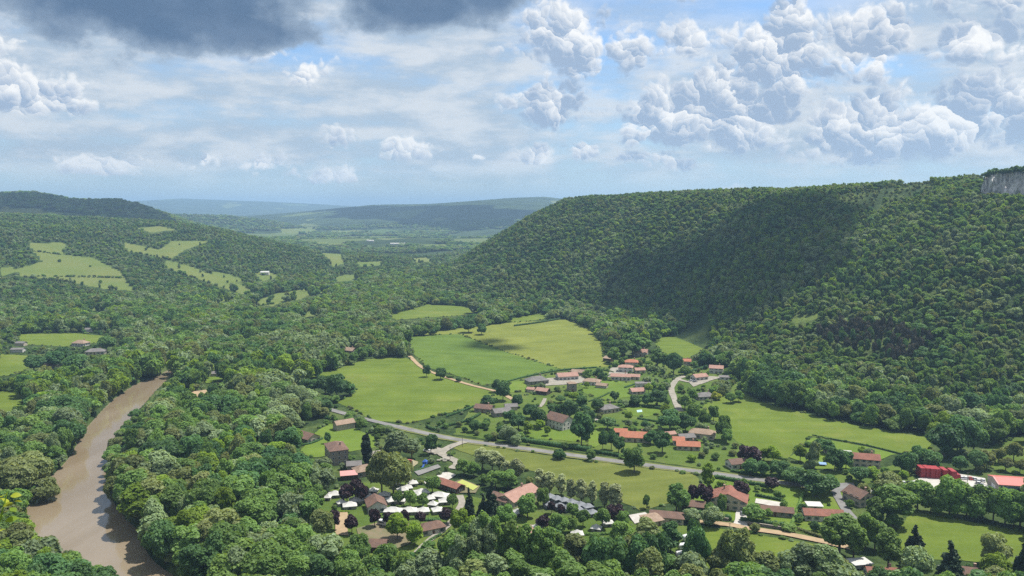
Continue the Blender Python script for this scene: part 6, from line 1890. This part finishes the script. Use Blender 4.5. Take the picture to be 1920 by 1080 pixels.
# ------------------------------------------------------------------ spray of yellow green leaves on the ledge below the viewpoint
def build_sprig():
    def at(px, py, t):
        dx, dy, dz = ray(px, py)
        l = math.sqrt(dx * dx + dy * dy + dz * dz)
        return Vector((dx, dy, dz)) / l * t + Vector((0, 0, H))
    top = at(14, 922, 4.0)
    foot = Vector((top.x - .16, top.y + .1, 0)); foot.z = float(tz(np.array(foot.x), np.array(foot.y))) - .03
    r = empty('shrub_sprig', foot); tag(r, 'sprig of yellow green leaves rising at the lower left edge', 'shrub')
    V, F = [], []
    path = [foot, foot.lerp(at(-26, 1060, 4.05), 1), at(-12, 1010, 4.03), at(2, 968, 4.0), top]
    for i, p in enumerate(path):
        for k in range(6):
            rr = .007 * (1 - .15 * i)
            V.append(tuple(p - foot + Vector((math.cos(k * 1.047) * rr, math.sin(k * 1.047) * rr, 0))))
    for i in range(len(path) - 1):
        for k in range(6): F.append((i * 6 + k, i * 6 + (k + 1) % 6, i * 6 + 6 + (k + 1) % 6, i * 6 + 6 + k))
    obj('stem', mesh_from('stem', V, F, MAT['leaf_lime']), r)
    rng = random.Random(4)
    # one leaf: pointed oval, folded along its midrib
    n = 6
    LV, LF = [], []
    for i in range(n + 1):
        t = i / n; w = math.sin(math.pi * min(1, t * .92 + .04)) ** .8 * .38
        LV += [(-w, t, .12 * w - .25 * t * t), (0, t, -.25 * t * t), (w, t, .12 * w - .25 * t * t)]
    for i in range(n):
        for s in (0, 1): LF.append((i * 3 + s, i * 3 + s + 1, i * 3 + 4 + s, i * 3 + 3 + s))
    lm = {m: mesh_from('leaf', LV, LF, MAT[m], True) for m in ('leaf_yellow', 'leaf_lime')}
    spots = [(10, 928, 'leaf_yellow', .050), (20, 930, 'leaf_yellow', .046), (4, 936, 'leaf_yellow', .05), (24, 940, 'leaf_yellow', .045), (14, 944, 'leaf_yellow', .05), (6, 950, 'leaf_yellow', .045), (20, 952, 'leaf_lime', .042), (10, 960, 'leaf_yellow', .04),
             (6, 970, 'leaf_lime', .055), (10, 978, 'leaf_lime', .055), (2, 986, 'leaf_lime', .05), (-2, 996, 'leaf_yellow', .03), (8, 992, 'leaf_yellow', .028), (0, 960, 'leaf_lime', .04), (-6, 940, 'leaf_yellow', .05), (-10, 970, 'leaf_lime', .05), (-4, 1010, 'leaf_lime', .04), (2, 1022, 'leaf_yellow', .03)]
    for px, py, m, s in spots:
        p = at(px, py, 4.0 + rng.uniform(-.04, .04))
        o = obj('leaf', lm[m], r, p - foot)
        s *= .82; o.scale = (s, s, s); o.rotation_euler = (rng.uniform(-.3, .9), rng.uniform(-.6, .6), rng.uniform(0, 6.28))


# ------------------------------------------------------------------ clouds above the frame whose shadows lie on the hills
def build_clouds():
    rng = np.random.default_rng(17)
    V0, F0 = ico(2)

    def cloud(label, outline, d0, d1, alt, n, size, edge=.5):
        xs = np.array([p[0] for p in outline]); ys = np.array([p[1] for p in outline])
        V, F, off = [], [], 0
        c0 = None
        tries = 0
        cnt = 0
        while cnt < n and tries < n * 30:
            tries += 1
            px, py = rng.uniform(xs.min(), xs.max()), rng.uniform(ys.min(), ys.max())
            if not inpoly(np.array([px]), np.array([py]), outline)[0]: continue
            g = Vector(raycast(px, py, d0, d1))
            p = g + SUN_DIR * ((alt - g.z) / SUN_DIR.z)
            if c0 is None: c0 = p.copy()
            s = size * rng.uniform(.5, 1.1)
            v = V0 * (1 + .18 * rng.normal(size=(len(V0), 1))) * np.array([s, s, s * .5]) + np.array(p - c0) + np.array([0, 0, rng.uniform(-.3, .5) * s])
            V.append(v); F.append(F0 + off); off += len(v); cnt += 1
        o = obj('cloud', mesh_np('cloud', np.concatenate(V), np.concatenate(F), MAT['cloud']), None, c0)
        tag(o, label, kind='stuff')
    cloud('cumulus cloud high above the wooded hill', [(1375, 440), (1395, 385), (1480, 375), (1560, 392), (1552, 440), (1562, 485), (1500, 545), (1440, 580), (1300, 590), (1130, 560), (1170, 500), (1230, 478), (1370, 468)], 900, 1700, 2000, 88, 36)
    cloud('cumulus cloud high above the dark ridge', [(-60, 372), (60, 368), (130, 382), (230, 384), (300, 404), (260, 404), (120, 396), (-60, 384)], 2600, 4200, 1900, 90, 120)
    cloud('small cumulus cloud above the crop field', [(880, 642), (930, 636), (970, 652), (930, 664)], 700, 1100, 1800, 8, 15)
    cloud('cumulus cloud above the far ridge', [(620, 392), (700, 388), (800, 386), (900, 392), (1000, 400), (900, 425), (760, 412), (640, 405)], 4500, 8000, 2600, 110, 210)


# ------------------------------------------------------------------ the hazy air of the valley
def build_haze():
    m, nt = mat_new('haze')
    v = node(nt, 'ShaderNodeVolumePrincipled')
    v.inputs['Color'].default_value = (.44, .68, .96, 1)
    v.inputs['Density'].default_value = HAZE
    v.inputs['Anisotropy'].default_value = .2
    o = node(nt, 'ShaderNodeOutputMaterial'); nt.links.new(v.outputs[0], o.inputs['Volume'])
    me = boxes('haze', [((0, 0, 190), (46000, 46000, 400))], m)
    tag(obj('haze', me), 'thin blue haze filling the valley', kind='stuff')


HAZE = 1.0e-4
build_cliff(); build_sprig(); build_clouds(); build_haze()
